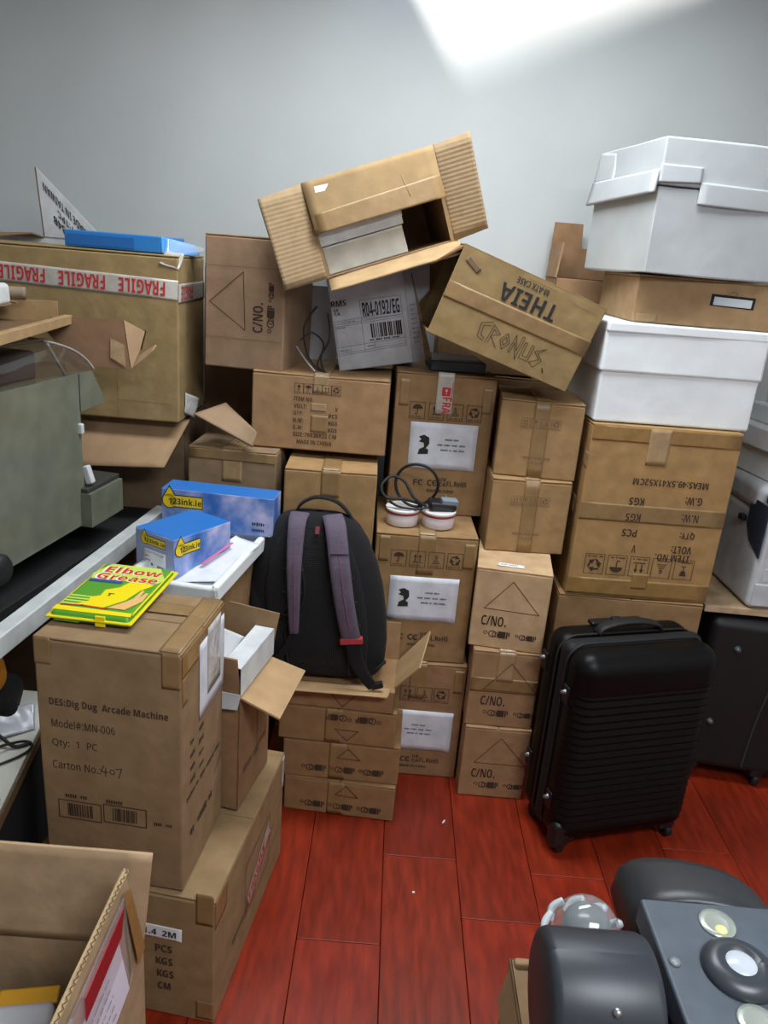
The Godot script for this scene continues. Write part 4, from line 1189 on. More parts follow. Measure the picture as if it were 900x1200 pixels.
func left_front():
	# lowest carton, on the floor
	var m = card(156, 128, 92)
	var a = carton("carton", "low wide brown carton on the floor at the left, under the tall printed carton", "", [-0.448, 0, -1.498, 0.42, 0.331, 0.515, -7.5], m, "x", 0)
	var i = Ink.new()
	for k in 4:
		i.text(["PCS", "KGS", "KGS", "CM"][k], [0.100, 0.101, 0.103, 0.10][k], 0.022 - 0.0345 * k, 0.019, [0.037, 0.037, 0.037, 0.028][k])
		i.text(["QTY:", "N.W:", "G.W:", "MEAS:"][k], 0.0, 0.012 - 0.0345 * k, 0.019, 0.05)
	stamp(a, i, "F", M.ink)
	strip(a, "F", 0.085, 0.065, 0.11, 0.034, M.label_paper, "sticker", -1)
	i = Ink.new()
	i.text("1.4  2M", 0.092, 0.065, 0.015, 0.072, -1)
	stamp(a, i, "F", M.black_ink, "printed_mark", 0.003)
	strip(a, "F", 0.19, 0.145, 0.038, 0.08, M.tape_dull, "tape")
	strip(a, "F", 0.19, -0.13, 0.038, 0.05, M.tape_dull, "tape")
	strip(a, "R", -0.22, 0.13, 0.07, 0.07, M.tape_dull, "tape")
	strip(a, "R", 0.245, 0.11, 0.02, 0.10, M.clear_tape, "tape")
	i = Ink.new()
	i.frame(0.036, 0.0, 0.19, 0.15, 0.002)
	stamp(a, i, "R", M.black_ink)
	strip(a, "R", 0.045, -0.006, 0.19, 0.046, M.white_tape, "label", 25, 0.0022)
	i = Ink.new()
	i.xf = Transform2D(deg_to_rad(25), Vector2(0.045, -0.006))
	i.text("FRAGILE", -0.02, 0.005, 0.024, 0.125)
	i.words(0.0, -0.015, 0.17, 0.007, 4)
	i.frame(0, 0, 0.186, 0.042, 0.003)
	stamp(a, i, "R", M.red_ink, "printed_mark", 0.0034)
	i = Ink.new()
	i.words(-0.09, -0.06, 0.11, 0.02, 4)
	stamp(a, i, "R", M.faint_ink)
	# tall printed carton
	m = card(152, 124, 92)
	a = carton("carton", "tall brown carton with printed text and two barcodes, the glove packet lying on it", "", [-0.474, 0.335, -1.370, 0.287, 0.546, 0.241, -5.8], m, "x", 0, M.tape)
	strip(a, "T", 0.12, 0, 0.04, 0.238, M.tape_dull, "tape", 0, 0.002)
	strip(a, "T", 0.07, 0.05, 0.13, 0.045, M.tape_dull, "tape", 2, 0.002)
	strip(a, "F", 0.124, 0.236, 0.036, 0.075, M.tape_dull, "tape")
	strip(a, "F", -0.126, 0.245, 0.032, 0.055, M.tape_dull, "tape")
	strip(a, "R", 0.0, 0.245, 0.238, 0.05, M.tape, "tape", 0, 0.0012)
	strip(a, "R", -0.105, 0.19, 0.025, 0.06, M.tape_dull, "tape")
	strip(a, "R", 0.045, 0.16, 0.15, 0.17, M.paper, "paper_label", 0, 0.0018)
	strip(a, "R", 0.055, 0.185, 0.08, 0.15, M.clear_tape, "document_pouch", 0, 0.0026)
	i = Ink.new()
	i.text("DES:Dig Dug  Arcade Machine", 0.0, 0.136, 0.021, 0.236)
	stamp(a, i, "F", M.ink)
	i = Ink.new()
	i.text("Model#:MN-006", -0.052, 0.091, 0.018, 0.128, 0, false)
	i.text("Qty:  1  PC", -0.071, 0.045, 0.020, 0.092, 0, false)
	i.text("Carton No.:", -0.07, -0.004, 0.018, 0.098, 0, false)
	i.path([Vector2(-0.014, 0.008), Vector2(-0.02, -0.006), Vector2(-0.006, -0.006)], 0.0018)
	i.path([Vector2(-0.010, 0.004), Vector2(-0.011, -0.016)], 0.0018)
	i.ring(Vector2(0.003, -0.004), 0.005, 0.0018)
	i.path([Vector2(0.01, 0.004), Vector2(0.022, 0.006), Vector2(0.016, -0.016)], 0.0018)
	i.words(-0.075, -0.075, 0.045, 0.009, 5)
	i.words(0.01, -0.075, 0.045, 0.009, 6)
	i.words(0.105, -0.112, 0.04, 0.008, 7)
	i.frame(-0.068, -0.108, 0.088, 0.042, 0.0018)
	i.frame(0.026, -0.104, 0.088, 0.042, 0.0018)
	i.barcode(-0.068, -0.108, 0.052, 0.03, 3)
	i.barcode(0.026, -0.104, 0.052, 0.03, 4)
	stamp(a, i, "F", M.ink)
	i = Ink.new()
	for k in 4:
		i.xf = Transform2D(0.0, Vector2(-0.095 + 0.0 * k, 0.055 - 0.03 * k))
		i.words(0.03, 0.0, 0.03, 0.012, k)
		i.words(0.08, 0.0, 0.03, 0.012, k + 9)
	i.xf = Transform2D()
	i.words(0.0, -0.065, 0.2, 0.012, 12)
	i.words(0.0, -0.16, 0.16, 0.02, 13)
	i.line(Vector2(0.06, -0.12), Vector2(0.115, -0.1), 0.002)
	stamp(a, i, "R", M.ink)
	glove_packet()
	# slim open carton behind, with a white box stuck in it
	var t = thing("open_carton", "slim tall brown carton with raised flaps, between the printed carton and the backpack", "box", Vector3(-0.322, 0.335, -1.592), Vector3(0, -11.5, 0))
	var s = Vector3(0.12, 0.308, 0.195)
	shell(t, s, "T", card(152, 118, 84))
	var x = s.x / 2
	var z = s.z / 2
	part("flap", slab(Vector3(-x, s.y, z - 0.005), Vector3(x, s.y, z - 0.005), Vector3(x - 0.004, s.y + 0.098, z + 0.006), Vector3(-x, s.y + 0.098, z + 0.006)), card(150, 118, 86), t)
	part("flap", slab(Vector3(-x, s.y, -z), Vector3(x, s.y, -z), Vector3(x + 0.012, s.y + 0.11, -z - 0.02), Vector3(-x, s.y + 0.12, -z - 0.02)), card(160, 128, 94), t)
	part("flap", slab(Vector3(x, s.y, z), Vector3(x, s.y, -z), Vector3(x + 0.092, s.y - 0.018, -z + 0.006), Vector3(x + 0.098, s.y - 0.03, z + 0.006)), card(186, 152, 112), t)
	strip(t, "R", 0.045, 0.03, 0.06, 0.16, M.tape_dull, "tape")
	i = Ink.new()
	i.words(-0.02, -0.06, 0.1, 0.02, 3)
	stamp(t, i, "R", M.faint_ink)
	var wb = thing("white_box", "open-ended white paperboard box lying along the slim carton's right edge", "box", Vector3(-0.283, 0.6475, -1.585), Vector3(0, -11.5, 0))
	shell(wb, Vector3(0.05, 0.07, 0.205), "F", M.white_card, 0.002)
	part("flap", slab(Vector3(-0.025, 0.0, 0.1025), Vector3(0.024, 0.0, 0.1025), Vector3(0.02, -0.03, 0.112), Vector3(-0.03, -0.035, 0.112), 0.002), M.grey_card, wb)
	part("flap", sheet(Vector3(-0.027, 0.068, -0.04), Vector3(-0.027, 0.02, 0.09), Vector3(-0.075, 0.07, 0.085), Vector3(-0.06, 0.13, 0.04), 0.002, 0.004, 1.0), M.white_card, wb)
	# brown cartons carrying the styrofoam tray
	carton("carton", "brown carton directly under the white styrofoam tray, left of the backpack", "", [-0.486, 0.338, -1.905, 0.25, 0.46, 0.32, -8.0], card(172, 138, 98), "z", 0.08, M.tape_dull)
	carton("carton", "brown carton on the floor beneath the tray's carton, hidden behind the low wide carton", "", [-0.48, 0, -1.96, 0.25, 0.336, 0.24, -8.0], card(150, 118, 84), "z", 0.08)
	styro_tray()
	# near open carton at the bottom left corner
	t = thing("open_carton", "open brown carton in the bottom left corner, back flap up, packets inside", "box", Vector3(-0.645, 0, -0.815), Vector3(0, 0, 0))
	s = Vector3(0.565, 0.4, 0.47)
	m = card(186, 156, 122)
	shell(t, s, "T", m)
	x = s.x / 2
	z = s.z / 2
	part("flap", sheet(Vector3(-x, s.y, -z), Vector3(x, s.y, -z), Vector3(x + 0.022, s.y + 0.21, -z + 0.005), Vector3(-x, s.y + 0.21, -z + 0.005), 0.006, 0.004, 0.8), card(204, 172, 136), t)
	var rf = part("flap", slab(Vector3(x, s.y, -z + 0.01), Vector3(x, s.y, z - 0.02), Vector3(x - 0.01, s.y + 0.22, z - 0.05), Vector3(x - 0.012, s.y + 0.205, -z + 0.045), 0.006), m, t)
	part("torn_edge", sheet(Vector3(x - 0.008, s.y + 0.203, -z + 0.045), Vector3(x - 0.006, s.y + 0.218, z - 0.05), Vector3(x - 0.014, s.y + 0.223, z - 0.05), Vector3(x - 0.016, s.y + 0.208, -z + 0.045), 0.002, 0.01, 6.0, 24, 3), card(196, 168, 128), rf)
	part("tape", slab(Vector3(x + 0.0075, s.y + 0.01, -z + 0.015), Vector3(x + 0.0075, s.y + 0.01, -z + 0.05), Vector3(x - 0.003, s.y + 0.19, -z + 0.08), Vector3(x - 0.004, s.y + 0.17, -z + 0.045), 0.0006), M.tape, rf)
	part("document_pouch", slab(Vector3(x + 0.0085, s.y + 0.015, -z + 0.10), Vector3(x + 0.008, s.y + 0.015, z - 0.08), Vector3(x - 0.001, s.y + 0.135, z - 0.09), Vector3(x - 0.001, s.y + 0.135, -z + 0.115), 0.001), mat(rgb8(222, 218, 232), 0.35), rf)
	part("pouch_film", sheet(Vector3(x + 0.0075, s.y + 0.015, -z + 0.075), Vector3(x + 0.0075, s.y + 0.015, z - 0.05), Vector3(x - 0.0025, s.y + 0.192, z - 0.08), Vector3(x - 0.003, s.y + 0.186, -z + 0.075), 0.0008, 0.001, 3.0), M.film, rf)
	part("pouch_band", slab(Vector3(x + 0.0012, s.y + 0.132, -z + 0.105), Vector3(x + 0.0012, s.y + 0.132, -z + 0.25), Vector3(x - 0.0005, s.y + 0.17, -z + 0.245), Vector3(x - 0.0005, s.y + 0.17, -z + 0.085), 0.002), mat(rgb8(150, 26, 38), 0.35), rf)
	var zz = []
	for k in 61:
		var q = k / 60.0
		var c0 = Vector3(x - 0.009, s.y + 0.2085, -z + 0.045).lerp(Vector3(x - 0.007, s.y + 0.2235, z - 0.05), q)
		zz.append(c0 + Vector3(0.0022 if k % 2 else -0.0022, 0.0008, 0))
	part("corrugation", tube(zz, 0.0009, 5), card(120, 92, 64), rf)
	i = Ink.new()
	for k in 5:
		i.words(0.0, 0.04 - 0.02 * k, 0.2, 0.005, k)
	part("printed_mark", i.st.commit(), M.grey_ink, rf, Transform3D(Basis(Vector3(0, 0, -1), Vector3(-0.07, 0.997, 0), Vector3(0.997, 0.07, 0)), Vector3(x + 0.0078, s.y + 0.08, 0.03)))
	i = Ink.new()
	i.words(0.0, 0.10, 0.2, 0.022, 3)
	stamp(t, i, "R", M.ink)
	single("snack_packet", "white and yellow packet inside the near open carton", "packet", rbox(Vector3(0.11, 0.03, 0.08), 0.014, Vector3i(8, 3, 6), dented(0.008, 2.0)), mat(rgb8(212, 214, 222), 0.4), Vector3(-0.545, 0.295, -0.945), Vector3(20, 12, 0))
	single("snack_packet", "bright yellow packet edge behind the white one in the near open carton", "packet", rbox(Vector3(0.10, 0.012, 0.03), 0.005, Vector3i(8, 3, 4), dented(0.006, 2.0)), mat(rgb8(220, 164, 36), 0.4), Vector3(-0.545, 0.322, -0.99), Vector3(20, 12, 0))
	single("black_bag", "crumpled black plastic bag inside the near open carton", "bag", rbox(Vector3(0.30, 0.28, 0.34), 0.06, Vector3i(14, 10, 14), dented(0.04, 0.8)), mat(rgb8(34, 36, 36), 0.25), Vector3(-0.63, 0.01, -0.84), Vector3(0, 8, 0))
	single("carton_lining", "folded brown card lining the bottom of the near open carton", "cardboard", slab(Vector3(-0.9, 0.30, -0.78), Vector3(-0.62, 0.30, -0.8), Vector3(-0.68, 0.32, -0.99), Vector3(-0.9, 0.31, -0.99)), card(160, 128, 92))
	# the low carton stack that carries the backpack
	var g = "low flat cartons stacked under the backpack"
	var labs = ["flat brown carton on the floor, bottom of the stack under the backpack", "flat brown carton second from the floor in the stack under the backpack", "flat brown carton with upside down triangle, right below the backpack's open carton"]
	var qs = [[-0.052, 0, -2.0, 0.331, 0.119, 0.21, -4.2], [-0.058, 0.1195, -2.005, 0.343, 0.129, 0.205, -2.0], [-0.075, 0.249, -1.998, 0.34, 0.117, 0.2, -2.3]]
	for k in 3:
		a = carton("carton", labs[k], g, qs[k], card(158, 122, 84), "z", 0, M.tape_dull)
		strip(a, "F", 0.0 - 0.01, 0.0, 0.05, qs[k][4] - 0.008, M.tape_dull, "tape")
		i = Ink.new()
		if k == 2:
			i.xf = Transform2D(PI, Vector2(0.03, 0.0))
		else:
			i.xf = Transform2D(0, Vector2(0.02, 0.0))
		i.path([Vector2(-0.032, 0.012), Vector2(0.0, 0.046), Vector2(0.036, 0.01)], 0.0022, true)
		stamp(a, i, "F", M.ink)
		i = Ink.new()
		i.xf = Transform2D(PI, Vector2(0.03, 0.0)) if k == 2 else Transform2D(0, Vector2(0.02, 0.0))
		for b in 3:
			if k == 2 and b == 2: continue
			chips(i, -0.13 + 0.085 * b if k < 2 else -0.09 + 0.085 * b, -0.028, 0.95)
		stamp(a, i, "F", M.ink)
	t = thing("open_carton", "open flat brown carton with spread flaps, the backpack standing on it", "box", Vector3(-0.085, 0.367, -1.995), Vector3(0, -2.6, 0))
	s = Vector3(0.335, 0.068, 0.2)
	m = card(184, 150, 110)
	shell(t, s, "", card(158, 122, 84), 0.004)
	x = s.x / 2
	z = s.z / 2
	part("flap", sheet(Vector3(-x, s.y, z - 0.02), Vector3(x - 0.012, s.y + 0.002, z - 0.02), Vector3(x - 0.02, s.y + 0.006, z + 0.035), Vector3(-x, s.y + 0.006, z + 0.045), 0.004, 0.003, 1.0), m, t)
	part("flap", slab(Vector3(x - 0.005, s.y, z - 0.03), Vector3(x - 0.005, s.y, -z + 0.02), Vector3(x + 0.085, s.y + 0.115, -z + 0.02), Vector3(x + 0.06, s.y + 0.09, z - 0.0), 0.004), m, t)
	part("flap", slab(Vector3(x - 0.09, s.y, -z + 0.004), Vector3(x, s.y, -z + 0.004), Vector3(x - 0.002, s.y + 0.12, -z - 0.004), Vector3(x - 0.1, s.y + 0.12, -z - 0.004), 0.004), card(172, 136, 96), t)
	i = Ink.new()
	i.path([Vector2(-0.01, 0.012), Vector2(0.022, -0.026), Vector2(0.055, 0.012)], 0.0022)
	stamp(t, i)

func glove_packet():
	# a flat printed packet; its print is laid on in thin coloured shapes
	var t = thing("glove_packet", "green and yellow packet of rubber gloves lying on the tall printed carton", "packet", Vector3(-0.533, 0.884, -1.44), Vector3(0, -4, 0))
	var s = Vector3(0.158, 0.022, 0.25)
	dims[t] = s
	part("pack", rbox(s, 0.010, Vector3i(6, 2, 8)), mat(rgb8(84, 152, 44), 0.35), t)
	part("rim", rbox(Vector3(s.x + 0.012, 0.004, s.z + 0.012), 0.002), mat(rgb8(226, 206, 24), 0.35), t, Transform3D(Basis(), Vector3(0, 0.010, 0)))
	var i = Ink.new()
	i.poly([Vector2(-0.078, -0.117), Vector2(0.078, -0.117), Vector2(0.078, -0.102), Vector2(-0.078, -0.098)])
	i.poly([Vector2(0.076, -0.11), Vector2(0.08, -0.11), Vector2(0.08, 0.115), Vector2(0.076, 0.115)])
	i.poly([Vector2(-0.048, -0.09), Vector2(0.012, -0.09), Vector2(0.04, -0.05), Vector2(0.05, 0.0), Vector2(0.068, 0.03), Vector2(0.02, 0.05), Vector2(0.004, 0.005), Vector2(-0.018, -0.012), Vector2(-0.016, -0.04), Vector2(-0.032, -0.05), Vector2(-0.028, -0.068)])
	stamp(t, i, "T", mat(rgb8(238, 214, 20), 0.35), "printed_mark", 0.0006)
	i = Ink.new()
	i.poly([Vector2(-0.06, 0.118), Vector2(0.05, 0.118), Vector2(0.08, 0.06), Vector2(0.07, 0.04), Vector2(-0.07, 0.035), Vector2(-0.078, 0.06)])
	for k in 4:
		i.rect(-0.052, -0.05 - 0.012 * k, 0.045, 0.006)
	stamp(t, i, "T", mat(rgb8(190, 214, 90), 0.35), "printed_mark", 0.0005)
	i = Ink.new()
	i.text("Elbow", 0.0, 0.088, 0.036, 0.128)
	i.text("Grease", 0.0, 0.052, 0.034, 0.136)
	stamp(t, i, "T", mat(rgb8(238, 232, 214), 0.4), "printed_mark", 0.0008)
	i = Ink.new()
	i.text("Elbow", 0.002, 0.088, 0.031, 0.122)
	i.text("Grease", 0.002, 0.052, 0.029, 0.130)
	i.path([Vector2(-0.07, -0.094), Vector2(-0.03, -0.09), Vector2(0.02, -0.094), Vector2(0.05, -0.05)], 0.004)
	stamp(t, i, "T", mat(rgb8(208, 34, 48), 0.4), "printed_mark", 0.0011)
	i = Ink.new()
	i.rect(-0.035, 0.028, 0.07, 0.012)
	stamp(t, i, "T", mat(rgb8(50, 74, 150), 0.4), "printed_mark", 0.0012)
	i = Ink.new()
	i.poly([Vector2(0.02, -0.09), Vector2(0.055, -0.092), Vector2(0.074, -0.05), Vector2(0.072, -0.01), Vector2(0.066, -0.01), Vector2(0.062, -0.035), Vector2(0.06, 0.0), Vector2(0.054, 0.0), Vector2(0.052, -0.038), Vector2(0.042, -0.06)])
	stamp(t, i, "T", mat(rgb8(226, 176, 110), 0.5), "printed_mark", 0.0014)
	i = Ink.new()
	i.rect(0.002, -0.028, 0.012, 0.003)
	i.rect(0.0, -0.034, 0.003, 0.012)
	stamp(t, i, "T", M.black_ink, "printed_mark", 0.0014)
	part("hang_tab", rbox(Vector3(0.02, 0.022, 0.004), 0.001), mat(rgb8(238, 214, 20), 0.35), t, Transform3D(Basis(), Vector3(0.022, 0.0, s.z / 2 + 0.001)))
	part("printed_band", rbox(Vector3(0.05, 0.012, 0.003), 0.001), mat(rgb8(120, 176, 60), 0.4), t, Transform3D(Basis(), Vector3(-0.045, 0.003, s.z / 2 - 0.0005)))

func styro_tray():
	var t = thing("styrofoam_tray", "shallow white styrofoam tray holding the blue cartridge boxes", "tray", Vector3(-0.453, 0.80, -1.835), Vector3(0, -8.2, 0))
	var w = 0.235
	var d = 0.42
	part("base", rbox(Vector3(w, 0.014, d), 0.006), M.eps, t)
	for k in [-1.0, 1.0]:
		part("rim", rbox(Vector3(0.02, 0.042, d), 0.008), M.eps, t, Transform3D(Basis(), Vector3(k * (w / 2 - 0.01), 0, 0)))
		part("rim", rbox(Vector3(w, 0.042, 0.02), 0.008), M.eps, t, Transform3D(Basis(), Vector3(0, 0, k * (d / 2 - 0.01))))
	var sky1 = noise_tex(0.012, rgb8(44, 98, 180), rgb8(206, 200, 232), 41, 256, 4)
	var sm = worn(Color(1, 1, 1), 0.4, sky1, 3.0)
	var blue = mat(rgb8(40, 112, 190), 0.35)
	var yel = mat(rgb8(238, 206, 30), 0.4)
	var pale = mat(rgb8(150, 160, 196), 0.45)
	var boxes = [
		["cartridge_box", "short blue cartridge box with yellow drop logo, front one in the styrofoam tray", [-0.492, 0.8145, -1.805, 0.135, 0.108, 0.19, -31.9]],
		["cartridge_box", "long blue cartridge box with yellow drop logo, behind the short one", [-0.445, 0.8425, -2.020, 0.312, 0.110, 0.085, -4.5]]]
	for k in 2:
		var q = boxes[k][2]
		var b = thing("cartridge_box", boxes[k][1], "box", Vector3(q[0], q[1], q[2]), Vector3(0, q[6], 0), "blue printer cartridge boxes")
		var s = Vector3(q[3], q[4], q[5])
		dims[b] = s
		part("body", rbox(s, 0.002), sm, b)
		part("top_panel", rbox(Vector3(s.x - 0.002, 0.0015, s.z - 0.002), 0.0006), blue, b, Transform3D(Basis(), Vector3(0, s.y - 0.0008, 0)))
		if k == 0:
			part("front_panel", rbox(Vector3(s.x - 0.003, s.y - 0.003, 0.0012), 0.0005), pale, b, Transform3D(Basis(), Vector3(0, 0.001, s.z / 2)))
			drop(b, "F", -0.002, 0.032, 0.085, 0.022, yel)
			strip(b, "F", 0.0, -0.02, 0.078, 0.058, M.label_paper, "label", 0, 0.0012)
			var i = Ink.new()
			i.text("Toner Cartridge", 0.002, 0.002, 0.006, 0.066, 0, false)
			i.words(-0.022, -0.009, 0.02, 0.005, 3)
			i.words(-0.022, -0.019, 0.02, 0.005, 4)
			i.disc(Vector2(-0.008, -0.028), 0.004, 0.004)
			i.barcode(0.024, -0.035, 0.026, 0.018, 5)
			stamp(b, i, "F", M.grey_ink, "printed_mark", 0.0026)
			drop(b, "R", -0.05, 0.024, 0.08, 0.03, yel)
		else:
			drop(b, "F", -0.095, 0.022, 0.112, 0.036, yel)
			var i = Ink.new()
			i.words(0.12, -0.02, 0.045, 0.011, 2)
			i.words(0.12, -0.038, 0.045, 0.009, 4)
			stamp(b, i, "F", M.black_ink)
	var sh = thing("crumpled_paper", "crumpled white and pink printed sheet beside the short cartridge box in the tray", "paper", Vector3(-0.392, 0.815, -1.80), Vector3(0, -12, 0))
	part("sheet", sheet(Vector3(-0.065, 0.0, 0.14), Vector3(0.035, 0.012, 0.1), Vector3(0.05, 0.03, -0.12), Vector3(-0.01, 0.05, -0.1), 0.001, 0.022, 2.5, 16, 20), M.paper, sh)
	part("pink_strip", sheet(Vector3(-0.035, 0.026, 0.06), Vector3(-0.024, 0.028, 0.06), Vector3(0.006, 0.05, -0.05), Vector3(-0.002, 0.05, -0.05), 0.001, 0.008, 2.5), mat(rgb8(196, 110, 146), 0.5), sh)

func drop(b, f, u, v, w, h, m):   # yellow drop-shaped shop logo
	var i = Ink.new()
	var pad = h * 0.14
	i.disc(Vector2(u - w / 2 + h * 0.5, v), h * 0.62, h * 0.62)
	i.tri(Vector2(u - w / 2 - h * 0.05, v + h * 0.3), Vector2(u - w / 2 + h * 1.05, v + h * 0.3), Vector2(u - w / 2 + h * 0.5, v + h * 1.25))
	i.rect(u + h * 0.25, v, w - h * 0.6, h)
	stamp(b, i, f, M.black_ink, "printed_mark", 0.0012)
	i = Ink.new()
	i.disc(Vector2(u - w / 2 + h * 0.5, v), h * 0.54, h * 0.54)
	i.tri(Vector2(u - w / 2 + h * 0.05, v + h * 0.32), Vector2(u - w / 2 + h * 0.95, v + h * 0.32), Vector2(u - w / 2 + h * 0.5, v + h * 1.1))
	i.rect(u + h * 0.25, v, w - h * 0.7, h * 0.84)
	stamp(b, i, f, m, "printed_mark", 0.0016)
	i = Ink.new()
	i.text("123ink.ie", u + h * 0.15, v, h * 0.5, w - h * 0.55)
	stamp(b, i, f, M.black_ink, "printed_mark", 0.0021)

func loft(secs: Array, n := 48, ex := 3.0) -> Mesh:   # secs: [centre, half width, half depth]; rounded-square rings closed at both ends
	var st = begin()
	for s in secs:
		for k in n:
			var a = TAU * k / n
			var c = cos(a)
			var d = sin(a)
			st.set_smooth_group(0)
			st.add_vertex(s[0] + Vector3(signf(c) * pow(absf(c), 2.0 / ex) * s[1], 0, signf(d) * pow(absf(d), 2.0 / ex) * s[2]))
	for i in secs.size() - 1:
		for k in n:
			var l = (k + 1) % n
			for q in [i * n + k, i * n + l, (i + 1) * n + k, i * n + l, (i + 1) * n + l, (i + 1) * n + k]:
				st.add_index(q)
	st.generate_normals()
	return st.commit()

func ribbon(pts: Array, side: Vector3, w0: float, w1: float, th: float, puff := 0.0) -> Mesh:   # a padded strap along a path
	var st = begin()
	var c = pts.size()
	var n = 10
	for i in c:
		var a = pts[maxi(i - 1, 0)]
		var b = pts[mini(i + 1, c - 1)]
		var t = (b - a).normalized()
		var u = (side - t * side.dot(t)).normalized()
		var v = t.cross(u)
		var f = i / float(c - 1)
		var w = lerpf(w0, w1, f)
		var h = th * (1.0 + puff * absf(sin(f * PI * 5.0)))
		for k in n:
			var an = TAU * k / n
			var cx = cos(an)
			var sx = sin(an)
			st.set_smooth_group(0)
			st.add_vertex(pts[i] + u * signf(cx) * pow(absf(cx), 0.5) * w / 2 + v * signf(sx) * pow(absf(sx), 0.6) * h / 2)
	for i in c - 1:
		for k in n:
			var l = (k + 1) % n
			for q in [i * n + k, (i + 1) * n + k, i * n + l, i * n + l, (i + 1) * n + k, (i + 1) * n + l]:
				st.add_index(q)
	for k in range(1, n - 1):
		for q in [0, k, k + 1, (c - 1) * n, (c - 1) * n + k + 1, (c - 1) * n + k]:
			st.add_index(q)
	st.generate_normals()
	return st.commit()

func backpack():
	var t = thing("backpack", "black backpack with purple-grey shoulder straps standing on the open flat carton", "backpack", Vector3(-0.14, 0.444, -2.0), Vector3(-3, 0, 0))
	var secs = []
	var tab = [[0.0, 0.0, 0.13, 0.055], [0.004, 0.0, 0.165, 0.075], [0.03, 0.0, 0.182, 0.088], [0.10, -0.008, 0.192, 0.092], [0.18, -0.018, 0.194, 0.092], [0.26, -0.028, 0.188, 0.09], [0.33, -0.034, 0.172, 0.085], [0.39, -0.038, 0.148, 0.075], [0.43, -0.038, 0.122, 0.062], [0.455, -0.036, 0.095, 0.045], [0.466, -0.034, 0.06, 0.025], [0.468, -0.033, 0.01, 0.005]]
	for r in tab:
		secs.append([Vector3(r[1], r[0], 0), r[2], r[3]])
	part("body", loft(secs, 56, 3.2), M.cloth, t)
	# padded back panel facing the room, side pocket, seams
	var pan = []
	for r in tab:
		pan.append([Vector3(r[1], 0.02 + r[0] * 0.93, maxf(r[3] - 0.012, 0.0)), r[2] * 0.72, 0.018])
	part("back_panel", loft(pan, 40, 3.5), M.mesh_cloth, t)
	part("side_pocket", loft([[Vector3(-0.165, 0.06, 0.02), 0.01, 0.03], [Vector3(-0.168, 0.07, 0.02), 0.035, 0.06], [Vector3(-0.178, 0.2, 0.02), 0.035, 0.055], [Vector3(-0.184, 0.26, 0.015), 0.028, 0.045], [Vector3(-0.184, 0.27, 0.015), 0.01, 0.02]], 24, 3.0), M.cloth, t)
	part("seam", tube(smooth([Vector3(-0.085, 0.02, 0.098), Vector3(-0.1, 0.15, 0.1), Vector3(-0.055, 0.24, 0.1), Vector3(-0.07, 0.36, 0.085)]), 0.003, 6), M.zip, t)
	part("seam", tube(smooth([Vector3(0.085, 0.02, 0.098), Vector3(0.07, 0.15, 0.1), Vector3(0.06, 0.25, 0.1), Vector3(0.02, 0.4, 0.075)]), 0.003, 6), M.zip, t)
	part("seam", tube(smooth([Vector3(-0.15, 0.12, 0.09), Vector3(-0.11, 0.2, 0.1), Vector3(-0.075, 0.25, 0.1)]), 0.003, 6), M.zip, t)
	# grab handle
	part("grab_handle", ribbon(smooth([Vector3(-0.10, 0.452, -0.005), Vector3(-0.085, 0.485, 0.0), Vector3(-0.045, 0.507, 0.0), Vector3(0.01, 0.50, 0.0), Vector3(0.05, 0.465, 0.0), Vector3(0.075, 0.415, 0.0)]), Vector3(0, 0, 1), 0.026, 0.026, 0.008), M.cloth, t)
	# shoulder straps over the back panel
	var sl = smooth([Vector3(-0.085, 0.462, 0.025), Vector3(-0.085, 0.448, 0.085), Vector3(-0.083, 0.35, 0.122), Vector3(-0.078, 0.24, 0.128), Vector3(-0.074, 0.15, 0.122)])
	part("shoulder_strap", ribbon(sl, Vector3(1, 0, 0), 0.056, 0.026, 0.014, 0.25), M.strap, t)
	part("stitching", tube(smooth([Vector3(-0.085, 0.445, 0.096), Vector3(-0.083, 0.35, 0.131), Vector3(-0.077, 0.24, 0.137), Vector3(-0.074, 0.155, 0.13)]), 0.0014, 5), M.stitch, t)
	var sr = smooth([Vector3(0.005, 0.462, 0.025), Vector3(0.02, 0.445, 0.085), Vector3(0.04, 0.35, 0.125), Vector3(0.062, 0.24, 0.135), Vector3(0.085, 0.145, 0.128)])
	part("shoulder_strap", ribbon(sr, Vector3(1, 0.1, 0), 0.060, 0.052, 0.015, 0.25), M.strap, t)
	part("stitching", tube(smooth([Vector3(0.022, 0.442, 0.097), Vector3(0.042, 0.35, 0.135), Vector3(0.064, 0.24, 0.145), Vector3(0.085, 0.155, 0.137)]), 0.0014, 5), M.stitch, t)
	for k in 4:
		part("quilt_seam", tube([Vector3(-0.11, 0.40 - 0.065 * k, 0.118 + 0.004 * k - (0.008 if k == 0 else 0.0)), Vector3(-0.056, 0.40 - 0.065 * k, 0.118 + 0.004 * k - (0.008 if k == 0 else 0.0))], 0.0016, 5), M.zip, t)
		part("quilt_seam", tube([Vector3(0.012 + 0.014 * k, 0.385 - 0.065 * k, 0.124 + 0.004 * k), Vector3(0.066 + 0.014 * k, 0.39 - 0.065 * k, 0.124 + 0.004 * k)], 0.0016, 5), M.zip, t)
	part("strap_tag", rbox(Vector3(0.062, 0.018, 0.02), 0.003), M.red_tag, t, Transform3D(Basis(Vector3(0, 0, 1), 0.12), Vector3(0.086, 0.135, 0.128)))
	part("webbing", ribbon(smooth([Vector3(0.088, 0.14, 0.126), Vector3(0.105, 0.08, 0.125), Vector3(0.13, 0.035, 0.125), Vector3(0.155, 0.004, 0.12)]), Vector3(1, 0.3, 0), 0.045, 0.03, 0.006), M.cloth, t)
